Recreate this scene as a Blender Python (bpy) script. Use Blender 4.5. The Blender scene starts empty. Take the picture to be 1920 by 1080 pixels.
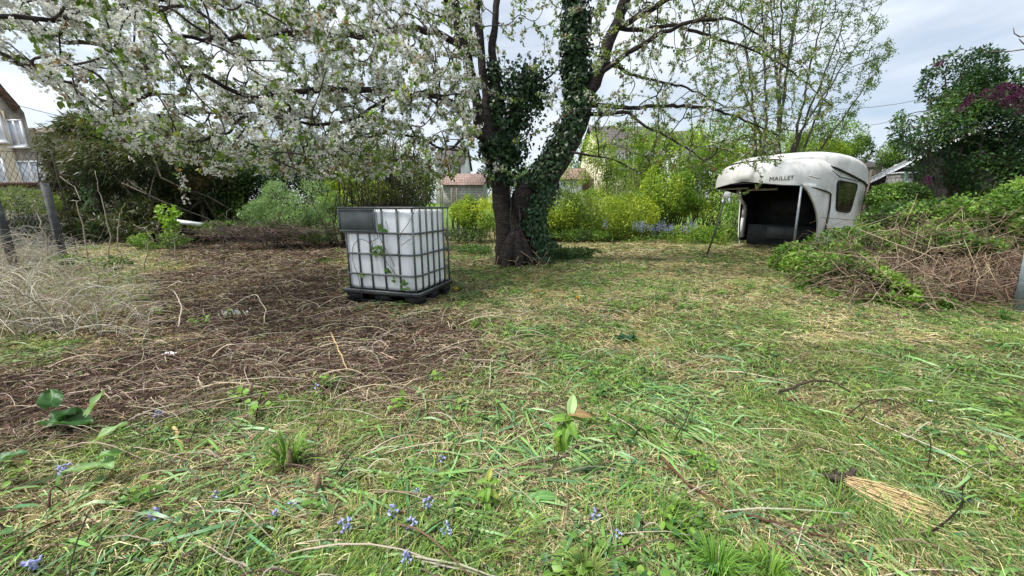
import bpy, math
import numpy as np
from mathutils import Vector, Matrix

# ------------------------------------------------------------------ camera
R = math.radians
PITCH = R(12.4); FPX = 693.0; CAMZ = 1.18
scene = bpy.context.scene
C = scene.collection
cam_d = bpy.data.cameras.new("camera"); cam = bpy.data.objects.new("camera", cam_d); C.objects.link(cam)
cam_d.sensor_width = 36; cam_d.lens = FPX / 1920 * 36
cam_d.clip_start = 0.05; cam_d.clip_end = 2000
cam.location = (0, 0, CAMZ); cam.rotation_euler = (R(90) - PITCH, 0, 0)
scene.camera = cam
# ------------------------------------------------------------------ world, sun, exposure
SUN_EL, SUN_AZ = R(60), R(-105)       # azimuth clockwise from +Y : the veiled sun stands high to the left
w = bpy.data.worlds.new("World"); scene.world = w; w.use_nodes = True
nt = w.node_tree; nt.nodes.clear()
def N(nt, t, **k):
    n = nt.nodes.new(t)
    for a, v in k.items(): setattr(n, a, v)
    return n
sky = N(nt, 'ShaderNodeTexSky', sky_type='NISHITA', sun_disc=False, sun_elevation=SUN_EL, sun_rotation=SUN_AZ)
tc = N(nt, 'ShaderNodeTexCoord'); mp = N(nt, 'ShaderNodeMapping'); mp.inputs['Scale'].default_value = (1, 1.0, 3.2)
nz = N(nt, 'ShaderNodeTexNoise'); nz.inputs['Scale'].default_value = 2.6; nz.inputs['Detail'].default_value = 6; nz.inputs['Distortion'].default_value = .5
rp = N(nt, 'ShaderNodeValToRGB'); rp.color_ramp.elements[0].position = .36; rp.color_ramp.elements[0].color = (.58, .58, .58, 1)
rp.color_ramp.elements[1].position = .56; rp.color_ramp.elements[1].color = (.98, .98, .98, 1)
nz2 = N(nt, 'ShaderNodeTexNoise'); nz2.inputs['Scale'].default_value = 4; nz2.inputs['Detail'].default_value = 7
rp2 = N(nt, 'ShaderNodeValToRGB'); rp2.color_ramp.elements[0].position = .3; rp2.color_ramp.elements[0].color = (5.6, 6.5, 7.6, 1)
rp2.color_ramp.elements[1].position = .7; rp2.color_ramp.elements[1].color = (9.2, 9.6, 10.1, 1)
mx = N(nt, 'ShaderNodeMixRGB'); bg = N(nt, 'ShaderNodeBackground'); bg.inputs[1].default_value = .076
ow = N(nt, 'ShaderNodeOutputWorld')
L = nt.links.new
L(tc.outputs['Generated'], mp.inputs[0]); L(mp.outputs[0], nz.inputs[0]); L(mp.outputs[0], nz2.inputs[0])
L(nz.outputs[0], rp.inputs[0]); L(nz2.outputs[0], rp2.inputs[0]); L(rp.outputs[0], mx.inputs[0])
# the veil of cloud is brighter towards the hidden sun
dt = N(nt, 'ShaderNodeVectorMath', operation='DOT_PRODUCT'); dt.inputs[1].default_value = (math.sin(SUN_AZ) * math.cos(SUN_EL), math.cos(SUN_AZ) * math.cos(SUN_EL), math.sin(SUN_EL))
mr_ = N(nt, 'ShaderNodeMapRange'); mr_.inputs[1].default_value = .2; mr_.inputs[2].default_value = .8; mr_.inputs[3].default_value = .86; mr_.inputs[4].default_value = 1.15
vm = N(nt, 'ShaderNodeVectorMath', operation='SCALE')
L(tc.outputs['Generated'], dt.inputs[0]); L(dt.outputs['Value'], mr_.inputs[0]); L(rp2.outputs[0], vm.inputs[0]); L(mr_.outputs[0], vm.inputs['Scale'])
L(sky.outputs[0], mx.inputs[1]); L(vm.outputs[0], mx.inputs[2]); L(mx.outputs[0], bg.inputs[0]); L(bg.outputs[0], ow.inputs[0])
sd = bpy.data.lights.new("sun", 'SUN'); sun = bpy.data.objects.new("sun", sd); C.objects.link(sun)
sd.energy = 3.3; sd.angle = R(10); sd.color = (1, .96, .9)
sdir = Vector((math.sin(SUN_AZ) * math.cos(SUN_EL), math.cos(SUN_AZ) * math.cos(SUN_EL), math.sin(SUN_EL)))
sun.rotation_euler = sdir.to_track_quat('Z', 'Y').to_euler()
vs = scene.view_settings
vs.view_transform = 'Standard'; vs.look = 'None'; vs.gamma = 1; vs.exposure = 0.92; vs.use_curve_mapping = False
scene.cycles.max_bounces = 6; scene.cycles.diffuse_bounces = 3; scene.cycles.transmission_bounces = 4
scene.cycles.transparent_max_bounces = 6; scene.cycles.glossy_bounces = 2

rng = np.random.default_rng(7)
U = rng.uniform
# ------------------------------------------------------------------ geometry from the lens (points in the world)
cp, sp = math.cos(PITCH), math.sin(PITCH)
def ray(px, py):
    u, v = px - 960, 540 - py
    return np.array([u, FPX * cp + v * sp, -FPX * sp + v * cp])
def atY(px, py, Y):
    d = ray(px, py); t = Y / d[1]
    return np.array([d[0] * t, Y, CAMZ + d[2] * t])
def gnd(px, py, z=0.0):
    d = ray(px, py); t = (z - CAMZ) / d[2]
    return np.array([d[0] * t, d[1] * t, z])
def topix(p):
    p = np.asarray(p, float); x = p[..., 0]; y = p[..., 1]; z = p[..., 2] - CAMZ
    zc = np.maximum(y * cp - z * sp, .05); v = y * sp + z * cp
    return 960 + FPX * x / zc, 540 - FPX * v / zc

# ------------------------------------------------------------------ noise
_perm = rng.permutation(512)
_val = rng.random(512)
def vnoise(p, f=1.0, seed=0):
    p = np.asarray(p, float) * f + seed * 17.31
    i = np.floor(p).astype(int); t = p - i; t = t * t * (3 - 2 * t)
    D = p.shape[-1]; out = 0
    for c in range(2 ** D):
        wgt = 1.0; h = 0
        for k in range(D):
            b = (c >> k) & 1
            wgt = wgt * (t[..., k] if b else 1 - t[..., k])
            h = _perm[(h + i[..., k] + b) & 511]
        out = out + wgt * _val[h]
    return out
def fbm(p, f=1.0, o=3, seed=0):
    s = 0; a = 1; n = 0
    for k in range(o):
        s = s + a * vnoise(p, f * 2 ** k, seed + k); n += a; a *= .5
    return s / n
def hgt(x, y):
    x = np.asarray(x, float); y = np.asarray(y, float); p = np.stack([x, y], -1)
    z = (fbm(p, .8, 3, 3) - .5) * .10 + (fbm(p, 4, 2, 9) - .5) * .04
    z = z + np.clip(y - 17, 0, 30) * .055
    z = z + .16 * np.exp(-((x - 7.6) ** 2 + (y - 9.0) ** 2) / 5)
    z = z * np.clip((np.hypot(x, y)) / 2.5, .35, 1)
    return z
def on_ground(px, py):
    z = 0.0
    for _ in range(4):
        p = gnd(px, py, z); z = float(hgt(p[0], p[1]))
    p[2] = z
    return p

# ------------------------------------------------------------------ materials
def mat_new(name):
    m = bpy.data.materials.new(name); m.use_nodes = True; m.node_tree.nodes.clear(); return m
def leafmat(name, transl=.35, rough=.45, spec=.3, tint=(1.25, 1.3, .7)):
    m = mat_new(name); t = m.node_tree
    a = N(t, 'ShaderNodeVertexColor'); a.layer_name = 'Col'
    b = N(t, 'ShaderNodeBsdfPrincipled'); b.inputs['Roughness'].default_value = rough; b.inputs['Specular IOR Level'].default_value = spec
    tr = N(t, 'ShaderNodeBsdfTranslucent'); mxs = N(t, 'ShaderNodeMixShader'); mxs.inputs[0].default_value = transl
    g = N(t, 'ShaderNodeMixRGB', blend_type='MULTIPLY'); g.inputs[0].default_value = 1; g.inputs[2].default_value = (*tint, 1)
    o = N(t, 'ShaderNodeOutputMaterial'); l = t.links.new
    l(a.outputs[0], b.inputs[0]); l(a.outputs[0], g.inputs[1]); l(g.outputs[0], tr.inputs[0])
    l(b.outputs[0], mxs.inputs[1]); l(tr.outputs[0], mxs.inputs[2]); l(mxs.outputs[0], o.inputs[0])
    return m
def surf(name, c1, c2, scale=5, rough=.7, bump=.3, detail=6, c3=None, metal=0, spec=.3, stretch=(1, 1, 1), bscale=None, bdist=.02, pos=(.38, .62)):
    m = mat_new(name); t = m.node_tree; l = t.links.new
    tcn = N(t, 'ShaderNodeTexCoord'); mpn = N(t, 'ShaderNodeMapping'); mpn.inputs['Scale'].default_value = stretch
    n = N(t, 'ShaderNodeTexNoise'); n.inputs['Scale'].default_value = scale; n.inputs['Detail'].default_value = detail; n.inputs['Roughness'].default_value = .62
    r = N(t, 'ShaderNodeValToRGB'); r.color_ramp.elements[0].color = (*c1, 1); r.color_ramp.elements[1].color = (*c2, 1)
    r.color_ramp.elements[0].position = pos[0]; r.color_ramp.elements[1].position = pos[1]
    if c3: e = r.color_ramp.elements.new(.75); e.color = (*c3, 1)
    b = N(t, 'ShaderNodeBsdfPrincipled'); b.inputs['Roughness'].default_value = rough; b.inputs['Metallic'].default_value = metal; b.inputs['Specular IOR Level'].default_value = spec
    o = N(t, 'ShaderNodeOutputMaterial')
    l(tcn.outputs['Object'], mpn.inputs[0]); l(mpn.outputs[0], n.inputs[0]); l(n.outputs[0], r.inputs[0]); l(r.outputs[0], b.inputs[0]); l(b.outputs[0], o.inputs[0])
    if bump:
        n2 = N(t, 'ShaderNodeTexNoise'); n2.inputs['Scale'].default_value = bscale or scale * 4; n2.inputs['Detail'].default_value = 4
        bp = N(t, 'ShaderNodeBump'); bp.inputs['Strength'].default_value = bump; bp.inputs['Distance'].default_value = bdist
        l(mpn.outputs[0], n2.inputs[0]); l(n2.outputs[0], bp.inputs['Height']); l(bp.outputs[0], b.inputs['Normal'])
    m['ramp'] = r.name
    return m
M = {}
M['leaf'] = leafmat('foliage')
M['blossom'] = leafmat('petals', .35, .6, .1, (1, 1, 1))
M['ivy'] = leafmat('ivy_leaves', .12, .38, .28)
M['grass'] = leafmat('grass_blades', .28, .5, .25)
M['dry'] = leafmat('dry_stems', .1, .8, .1)
def barkmat():
    m = surf('bark', (.035, .028, .022), (.10, .082, .066), 7, .9, .9, c3=(.15, .13, .10), stretch=(1.4, 1.4, 3.2), bscale=26, bdist=.03)
    return m
M['bark'] = barkmat()
M['bark_red'] = surf('cherry_bark', (.016, .013, .012), (.058, .045, .038), 6, .9, 1, c3=(.13, .108, .092), stretch=(1.2, 1.2, 4), bscale=16, bdist=.05)
M['twigbark'] = surf('twig_bark', (.05, .04, .033), (.10, .085, .07), 12, .85, .3)
M['greystem'] = surf('grey_stem', (.10, .085, .065), (.2, .17, .13), 12, .85, .3)

# ------------------------------------------------------------------ objects
def tag(o, label=None, cat=None, group=None, kind=None):
    if label: o['label'] = label
    if cat: o['category'] = cat
    if group: o['group'] = group
    if kind: o['kind'] = kind
    return o
def empty(name, loc, label, cat, group=None, rz=0):
    o = bpy.data.objects.new(name, None); C.objects.link(o); o.location = [float(a) for a in loc]; o.rotation_euler = (0, 0, rz)
    o.empty_display_size = .1
    return tag(o, label, cat, group)
def link(name, me, mat, parent=None):
    if mat: me.materials.append(mat)
    o = bpy.data.objects.new(name, me); C.objects.link(o)
    if parent:
        o.parent = parent
        if parent.get('_world'): pass
    return o
class Acc:
    """collects faces; polygons of 3 or 4 corners, with a colour for each vertex"""
    def __init__(s): s.v = []; s.c = []; s.f = []; s.n = 0
    def add(s, v, f, c=(1, 1, 1)):
        v = np.asarray(v, float).reshape(-1, 3); f = np.asarray(f, int)
        c = np.broadcast_to(np.asarray(c, float), v.shape)
        s.v.append(v); s.c.append(c); s.f.append(f + s.n); s.n += len(v)
    def inst(s, tv, tf, pos, rot, sc, col):
        """template (k,3) at pos (n,3) rot (n,3,3) scale (n,) or (n,3) colour (n,3) or (n,k,3)"""
        n = len(pos)
        if n == 0: return
        sc = np.asarray(sc, float)
        if sc.ndim == 1: sc = sc[:, None] * np.ones(3)
        tv = np.asarray(tv, float)
        if tv.ndim == 2: tv = np.broadcast_to(tv, (n,) + tv.shape)
        k = tv.shape[1]
        vv = np.einsum('nij,nkj->nki', rot, tv * sc[:, None, :]) + pos[:, None, :]
        col = np.asarray(col, float)
        if col.ndim == 2: col = np.broadcast_to(col[:, None, :], (n, k, 3))
        tf = np.asarray(tf, int)
        ff = tf[None] + (np.arange(n) * k)[:, None, None]
        s.add(vv.reshape(-1, 3), ff.reshape(-1, tf.shape[1]), col.reshape(-1, 3))
    def mesh(s, name, origin=(0, 0, 0), smooth=False):
        me = bpy.data.meshes.new(name)
        if not s.n: return me
        v = np.concatenate(s.v) - np.asarray(origin, float); c = np.concatenate(s.c)
        me.vertices.add(len(v)); me.vertices.foreach_set('co', v.astype(np.float32).ravel())
        loops = np.concatenate([f.ravel() for f in s.f]); sizes = np.concatenate([np.full(len(f), f.shape[1]) for f in s.f])
        me.loops.add(len(loops)); me.loops.foreach_set('vertex_index', loops.astype(np.int32))
        me.polygons.add(len(sizes)); st = np.concatenate([[0], np.cumsum(sizes)[:-1]])
        me.polygons.foreach_set('loop_start', st.astype(np.int32)); me.polygons.foreach_set('loop_total', sizes.astype(np.int32))
        if smooth: me.polygons.foreach_set('use_smooth', np.ones(len(sizes), bool))
        a = me.color_attributes.new('Col', 'FLOAT_COLOR', 'POINT')
        c4 = np.ones((len(c), 4), np.float32); c4[:, :3] = np.clip(c, 0, 1); a.data.foreach_set('color', c4.ravel())
        me.update(); me.validate()
        return me
def put(acc, name, mat, parent=None, smooth=False):
    org = np.zeros(3); q = parent
    while q is not None: org += np.array(q.location); q = q.parent
    return link(name, acc.mesh(name, org, smooth), mat, parent)
def thing_mesh(acc, name, mat, base, label, cat, group=None, kind=None, smooth=False):
    o = link(name, acc.mesh(name, base, smooth), mat); o.location = [float(a) for a in base]
    return tag(o, label, cat, group, kind)

# frames, rotations
def nrm(a): return a / np.maximum(np.linalg.norm(a, axis=-1, keepdims=True), 1e-9)
def randdir(n): return nrm(rng.normal(size=(n, 3)))
def frames(d, upn):
    """rotation with local +Y along d and local +Z near upn"""
    d = nrm(d); x = nrm(np.cross(d, upn) + 1e-6); z = np.cross(x, d)
    return np.stack([x, d, z], -1)
def jitter_col(base, n, amt=.25, hue=.08):
    base = np.asarray(base, float)
    if base.ndim == 1: base = np.broadcast_to(base, (n, 3))
    return np.clip(base * (1 + U(-amt, amt, (n, 1))) * (1 + U(-hue, hue, (n, 3))), 0, 1)
def sites(T, ok, k):
    """k points along each chosen twig segment"""
    P = np.array(T.p); par = np.array(T.par); i = np.where(ok & (par >= 0))[0]; i = np.repeat(i, k); t = U(0, 1, len(i))[:, None]
    d = P[i] - P[par[i]]; l = np.linalg.norm(d, axis=1); t = np.where(l[:, None] > .5, 0, t); return P[i] - d * t, nrm(d)
# templates: +Y is the length
LEAF_K = np.array([[0, 0, 0], [.28, .45, .05], [0, 1, -.12], [-.28, .45, .05]]); LEAF_KF = [[0, 1, 2, 3]]
LEAF6 = np.array([[0, 0, 0], [.26, .3, .07], [.22, .7, .03], [0, 1, -.15], [-.22, .7, .03], [-.26, .3, .07], [0, .35, 0], [0, .7, -.05]])
LEAF6F = [[0, 1, 6, 6], [1, 2, 7, 6], [2, 3, 7, 7], [7, 3, 4, 4], [6, 7, 4, 5], [0, 6, 5, 5]]
LEAF6_T = [[0, 1, 6], [1, 2, 6], [2, 7, 6], [2, 3, 7], [7, 3, 4], [6, 7, 4], [6, 4, 5], [0, 6, 5]]
IVYV = np.array([[0, 0, 0], [.3, -.1, .02], [.52, .25, -.03], [.24, .42, .05], [.3, .72, -.02], [0, 1.0, -.06], [-.3, .72, -.02], [-.24, .42, .05], [-.52, .25, -.03], [-.3, -.1, .02]])
IVYF = [[0, 1, 3], [1, 2, 3], [0, 3, 7], [3, 5, 7], [3, 4, 5], [7, 5, 6], [0, 7, 9], [7, 8, 9]]
def leaves(acc, pos, d, upn, size, col, tmpl='k', wid=1.0):
    n = len(pos); rot = frames(d, upn)
    size = np.broadcast_to(np.asarray(size, float), (n,)); sc = np.stack([size * wid, size, size], -1)
    if tmpl == 'k': acc.inst(LEAF_K, LEAF_KF, pos, rot, sc, col)
    elif tmpl == 'ivy': acc.inst(IVYV, IVYF, pos, rot, sc, col)
    else: acc.inst(LEAF6, LEAF6_T, pos, rot, sc, col)

def tube(acc, pts, rad, sides=5, col=(1, 1, 1), cap=True):
    pts = np.asarray(pts, float); n = len(pts)
    rad = np.broadcast_to(np.asarray(rad, float), (n,))
    t = np.gradient(pts, axis=0); t = nrm(t)
    ref = np.array([0, 0, 1.]) if abs(t[0][2]) < .9 else np.array([1., 0, 0])
    if abs(nrm(pts[-1] - pts[0])[2]) > .85: ref = np.array([1., 0, 0])
    x = nrm(np.cross(t, ref)); y = np.cross(t, x)
    a = np.arange(sides) * 2 * math.pi / sides
    ring = pts[:, None] + rad[:, None, None] * (np.cos(a)[None, :, None] * x[:, None] + np.sin(a)[None, :, None] * y[:, None])
    v = ring.reshape(-1, 3)
    i = np.arange(n - 1)[:, None] * sides; j = np.arange(sides)[None]; j2 = (j + 1) % sides
    f = np.stack([i + j, i + j2, i + sides + j2, i + sides + j], -1).reshape(-1, 4)
    if cap and sides >= 4:
        v = np.concatenate([v, pts[:1], pts[-1:]]); k = n * sides
        acc.add(v, f, col)
        js = np.arange(sides); jn = (js + 1) % sides
        base = acc.n - len(v)
        f3 = np.concatenate([np.stack([np.full(sides, k), jn, js], -1), np.stack([np.full(sides, k + 1), (n - 1) * sides + js, (n - 1) * sides + jn], -1)])
        acc.f.append(f3 + base)
    else: acc.add(v, f, col)
def box(acc, c, s, rz=0, col=(1, 1, 1), rot=None):
    s = np.asarray(s) / 2.; v = np.array([[x, y, z] for z in (-1, 1) for y in (-1, 1) for x in (-1, 1)]) * s
    if rot is None:
        cr, sr = math.cos(rz), math.sin(rz); rot = np.array([[cr, -sr, 0], [sr, cr, 0], [0, 0, 1]])
    v = v @ rot.T + np.asarray(c)
    acc.add(v, [[0, 2, 3, 1], [4, 5, 7, 6], [0, 1, 5, 4], [2, 6, 7, 3], [0, 4, 6, 2], [1, 3, 7, 5]], col)
def prism(acc, poly, axis_o, ux, uy, ext, col=(1, 1, 1)):
    """polygon (fan-convex) in the plane axis_o + a*ux + b*uy, extruded by vector ext"""
    poly = np.asarray(poly, float); o = np.asarray(axis_o, float); ux = np.asarray(ux, float); uy = np.asarray(uy, float); ext = np.asarray(ext, float)
    a = o + poly[:, :1] * ux + poly[:, 1:] * uy; b = a + ext; n = len(a)
    v = np.concatenate([a, b, [a.mean(0)], [b.mean(0)]]); i = np.arange(n); j = (i + 1) % n
    acc.add(v, np.stack([i, j, j + n, i + n], -1), col); base = acc.n - len(v)
    acc.f.append(np.concatenate([np.stack([np.full(n, 2 * n), j, i], -1), np.stack([np.full(n, 2 * n + 1), i + n, j + n], -1)]) + base)

def wobble(p0, p1, n=6, amp=.1, sag=0):
    p0 = np.asarray(p0, float); p1 = np.asarray(p1, float)
    t = np.linspace(0, 1, n)[:, None]; p = p0 + (p1 - p0) * t; l = np.linalg.norm(p1 - p0)
    w_ = rng.normal(size=(n, 3)) * amp * l * np.sin(t * math.pi) * .5
    b = rng.normal(size=(1, 3)) * amp * l * np.sin(t * math.pi)
    p = p + w_ * .5 + b; p[:, 2] -= sag * l * np.sin(t[:, 0] * math.pi)
    return p

# ------------------------------------------------------------------ growing trees
class Tree:
    def __init__(s): s.p = []; s.par = []; s.r = []; s.w = []; s.dir = []; s.lines = []
    def limb(s, pts, rad, start=None, sub=.12, jit=.012):
        """main limb through pts with radii; start = index of the node it leaves"""
        pts = np.asarray(pts, float); rad = np.asarray(rad, float); idx = []
        P = []; Rr = []
        for i in range(len(pts) - 1):
            k = max(2, int(np.linalg.norm(pts[i + 1] - pts[i]) / sub))
            for q in range(k):
                t = q / k
                p0 = pts[max(i - 1, 0)]; p1 = pts[i]; p2 = pts[i + 1]; p3 = pts[min(i + 2, len(pts) - 1)]
                c = .5 * ((2 * p1) + (-p0 + p2) * t + (2 * p0 - 5 * p1 + 4 * p2 - p3) * t * t + (-p0 + 3 * p1 - 3 * p2 + p3) * t ** 3)
                P.append(c); Rr.append(rad[i] + (rad[i + 1] - rad[i]) * t)
        P.append(pts[-1]); Rr.append(rad[-1]); P = np.array(P)
        P[1:-1] += rng.normal(size=(len(P) - 2, 3)) * jit
        line = [] if start is None else [start]
        prev = -1 if start is None else start
        for a, b in zip(P, Rr):
            s.p.append(a); s.par.append(prev); s.r.append(b); s.w.append(0); s.dir.append(np.zeros(3)); prev = len(s.p) - 1; line.append(prev); idx.append(prev)
        for q in range(1, len(idx)): s.dir[idx[q]] = nrm(s.p[idx[q]] - s.p[idx[q - 1]])
        s.dir[idx[0]] = s.dir[idx[1]] if len(idx) > 1 else np.array([0, 0, 1.])
        s.lines.append((line, True)); return idx
    def nearest(s, q):
        return int(np.argmin(np.linalg.norm(np.array(s.p) - q, axis=1)))
    def grow(s, targets, seg=.10, curve=.4, jit=.02, minr=0, droop=0., outw=.0):
        cap = len(s.p) + len(targets) * 60; PP = np.zeros((cap, 3)); n = len(s.p); PP[:n] = np.array(s.p)
        RR = np.zeros(cap); RR[:n] = s.r
        d = np.array([np.min(np.linalg.norm(PP[:n:3] - t, axis=1)) for t in targets])
        for ti in np.argsort(d):
            t = targets[ti]; v = t - PP[:n]; dist = np.linalg.norm(v, axis=1)
            k = int(np.argmin(dist + (RR[:n] > .14) * .5)); D = dist[k]
            if D < .05: continue
            dr = s.dir[k]; c = PP[k] + (nrm(v[k]) * (1 - curve) + dr * curve) * D * .5
            m = max(2, int(D / seg)); prev = k; line = [k]
            for q in range(1, m + 1):
                u = q / m; a = (1 - u) ** 2 * PP[k] + 2 * u * (1 - u) * c + u * u * t
                a = a + rng.normal(size=3) * jit * min(1, D) ; a[2] -= droop * D * math.sin(u * math.pi) * .5
                if n >= cap: break
                s.p.append(a); s.par.append(prev); s.r.append(0.); s.w.append(0); s.dir.append(nrm(a - s.p[prev])); PP[n] = a; prev = n; line.append(n); n += 1
            s.lines.append((line, False))
            q = prev
            while q != -1: s.w[q] += 1; q = s.par[q]
        s.smooth()
    def smooth(s, it=5):
        P = np.array(s.p); par = np.array(s.par); w_ = np.array(s.w, float) ** 2 + 1e-6; free = (np.array(s.r) == 0) & (par >= 0); has = np.where(par >= 0)[0]
        for _ in range(it):
            A = np.zeros_like(P); B = np.zeros(len(P)); np.add.at(A, par[has], P[has] * w_[has, None]); np.add.at(B, par[has], w_[has])
            m = free & (B > 0); P[m] = .4 * P[m] + .3 * P[par[m]] + .3 * A[m] / B[m, None]
        s.p = list(P)
        for k in has: s.dir[k] = nrm(P[k] - P[par[k]])
    def tubes(s, acc, r0=.004, pw=.45, big=.03, accbig=None, col=(1, 1, 1), sidesbig=12):
        s.w = np.array(s.w); fixed = np.array(s.r); auto = np.minimum(r0 * np.maximum(s.w, 1) ** pw, .032)
        rr = np.where(fixed > 0, fixed, auto); s.rr = rr; P = np.array(s.p)
        for line, main in s.lines:
            r = rr[line].copy()
            if not main: r[0] = min(r[0], r[1] * 1.25); r = np.minimum(r, rr[line[0]] * .95 if rr[line[0]] > 0 else 1)
            if main and fixed[line[1]] > 0 and line[0] != line[1] and s.par[line[1]] == line[0]: r[0] = r[1]
            mxr = r.max(); sides = sidesbig if mxr > .05 else (6 if mxr > .015 else (4 if mxr > .006 else 3))
            tube(accbig if (accbig is not None and main) else acc, P[line], r, sides, col)

# ================================================================== THE GROUND
def zone_poly(pts): return np.array([gnd(a, b)[:2] for a, b in pts])
BROWN = zone_poly([(300, 450), (500, 432), (640, 440), (650, 540), (760, 575), (900, 600), (960, 650), (900, 700), (640, 740), (420, 760), (200, 830), (-60, 900), (-500, 900), (-400, 760), (60, 700), (240, 600)])
def inpoly(P, poly):
    x, y = P[..., 0], P[..., 1]; ins = np.zeros(x.shape, bool); n = len(poly)
    for i in range(n):
        x1, y1 = poly[i]; x2, y2 = poly[(i + 1) % n]
        c = ((y1 > y) != (y2 > y)) & (x < (x2 - x1) * (y - y1) / (y2 - y1 + 1e-12) + x1); ins ^= c
    return ins
def brown(P):
    """0..1 bare twiggy soil, ragged edge"""
    P = np.asarray(P)[..., :2]; s = 0
    for k in range(5):
        off = np.stack([fbm(P, .9, 2, 31 + k) - .5, fbm(P, .9, 2, 51 + k) - .5], -1) * (.5 + .35 * k) * 1.6
        s = s + inpoly(P + off, BROWN)
    return s / 5.
def sgrid(a, b, n, k):
    t = np.linspace(-1, 1, n); s = np.sinh(k * t) / np.sinh(k); return a + (s + 1) / 2 * (b - a)
def build_ground():
    t = np.linspace(0, 1, 260); ys = -6 + 206 * (np.expm1(4.2 * t) / np.expm1(4.2)); xs = sgrid(-140, 140, 341, 4.6)
    X, Y = np.meshgrid(xs, ys); Z = hgt(X, Y); V = np.stack([X, Y, Z], -1).reshape(-1, 3)
    ny, nx = X.shape; i = (np.arange(ny - 1)[:, None] * nx + np.arange(nx - 1)[None]).ravel()
    F = np.stack([i, i + 1, i + nx + 1, i + nx], -1)
    b = brown(V); col = np.stack([b, np.clip((V[:, 1] - 17) / 6, 0, 1), b * 0], -1)
    a = Acc(); a.add(V, F, col); me = a.mesh('ground', smooth=True)
    m = mat_new('soil_and_turf'); t = m.node_tree; l = t.links.new
    vc = N(t, 'ShaderNodeVertexColor'); vc.layer_name = 'Col'; sep = N(t, 'ShaderNodeSeparateColor'); tcn = N(t, 'ShaderNodeTexCoord')
    def noise(sc, det=6):
        n = N(t, 'ShaderNodeTexNoise'); n.inputs['Scale'].default_value = sc; n.inputs['Detail'].default_value = det; n.inputs['Roughness'].default_value = .65; l(tcn.outputs['Object'], n.inputs[0]); return n
    def ramp(n, cs):
        r = N(t, 'ShaderNodeValToRGB'); e = r.color_ramp.elements
        e[0].position = cs[0][0]; e[0].color = (*cs[0][1], 1); e[1].position = cs[-1][0]; e[1].color = (*cs[-1][1], 1)
        for p_, c_ in cs[1:-1]: q = e.new(p_); q.color = (*c_, 1)
        l(n.outputs[0], r.inputs[0]); return r
    g1 = ramp(noise(9, 9), [(.3, (.022, .018, .010)), (.45, (.05, .045, .02)), (.56, (.12, .105, .05)), (.72, (.24, .20, .11))])
    s1 = ramp(noise(14, 9), [(.3, (.013, .009, .008)), (.5, (.040, .025, .019)), (.7, (.075, .053, .042))])
    f1 = ramp(noise(1.2, 8), [(.3, (.06, .13, .02)), (.7, (.15, .24, .04))])
    m1 = N(t, 'ShaderNodeMixRGB'); m2 = N(t, 'ShaderNodeMixRGB')
    l(vc.outputs[0], sep.inputs[0]); l(sep.outputs[0], m1.inputs[0]); l(g1.outputs[0], m1.inputs[1]); l(s1.outputs[0], m1.inputs[2])
    l(sep.outputs[1], m2.inputs[0]); l(m1.outputs[0], m2.inputs[1]); l(f1.outputs[0], m2.inputs[2])
    b = N(t, 'ShaderNodeBsdfPrincipled'); b.inputs['Roughness'].default_value = .95; b.inputs['Specular IOR Level'].default_value = .1
    bp = N(t, 'ShaderNodeBump'); bp.inputs['Strength'].default_value = 1; bp.inputs['Distance'].default_value = .04; l(noise(22, 5).outputs[0], bp.inputs['Height']); l(bp.outputs[0], b.inputs['Normal'])
    o = N(t, 'ShaderNodeOutputMaterial'); l(m2.outputs[0], b.inputs[0]); l(b.outputs[0], o.inputs[0])
    tag(link('ground', me, m), 'rough mown garden ground of soil and cut turf', 'ground', kind='structure')
build_ground()

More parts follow.
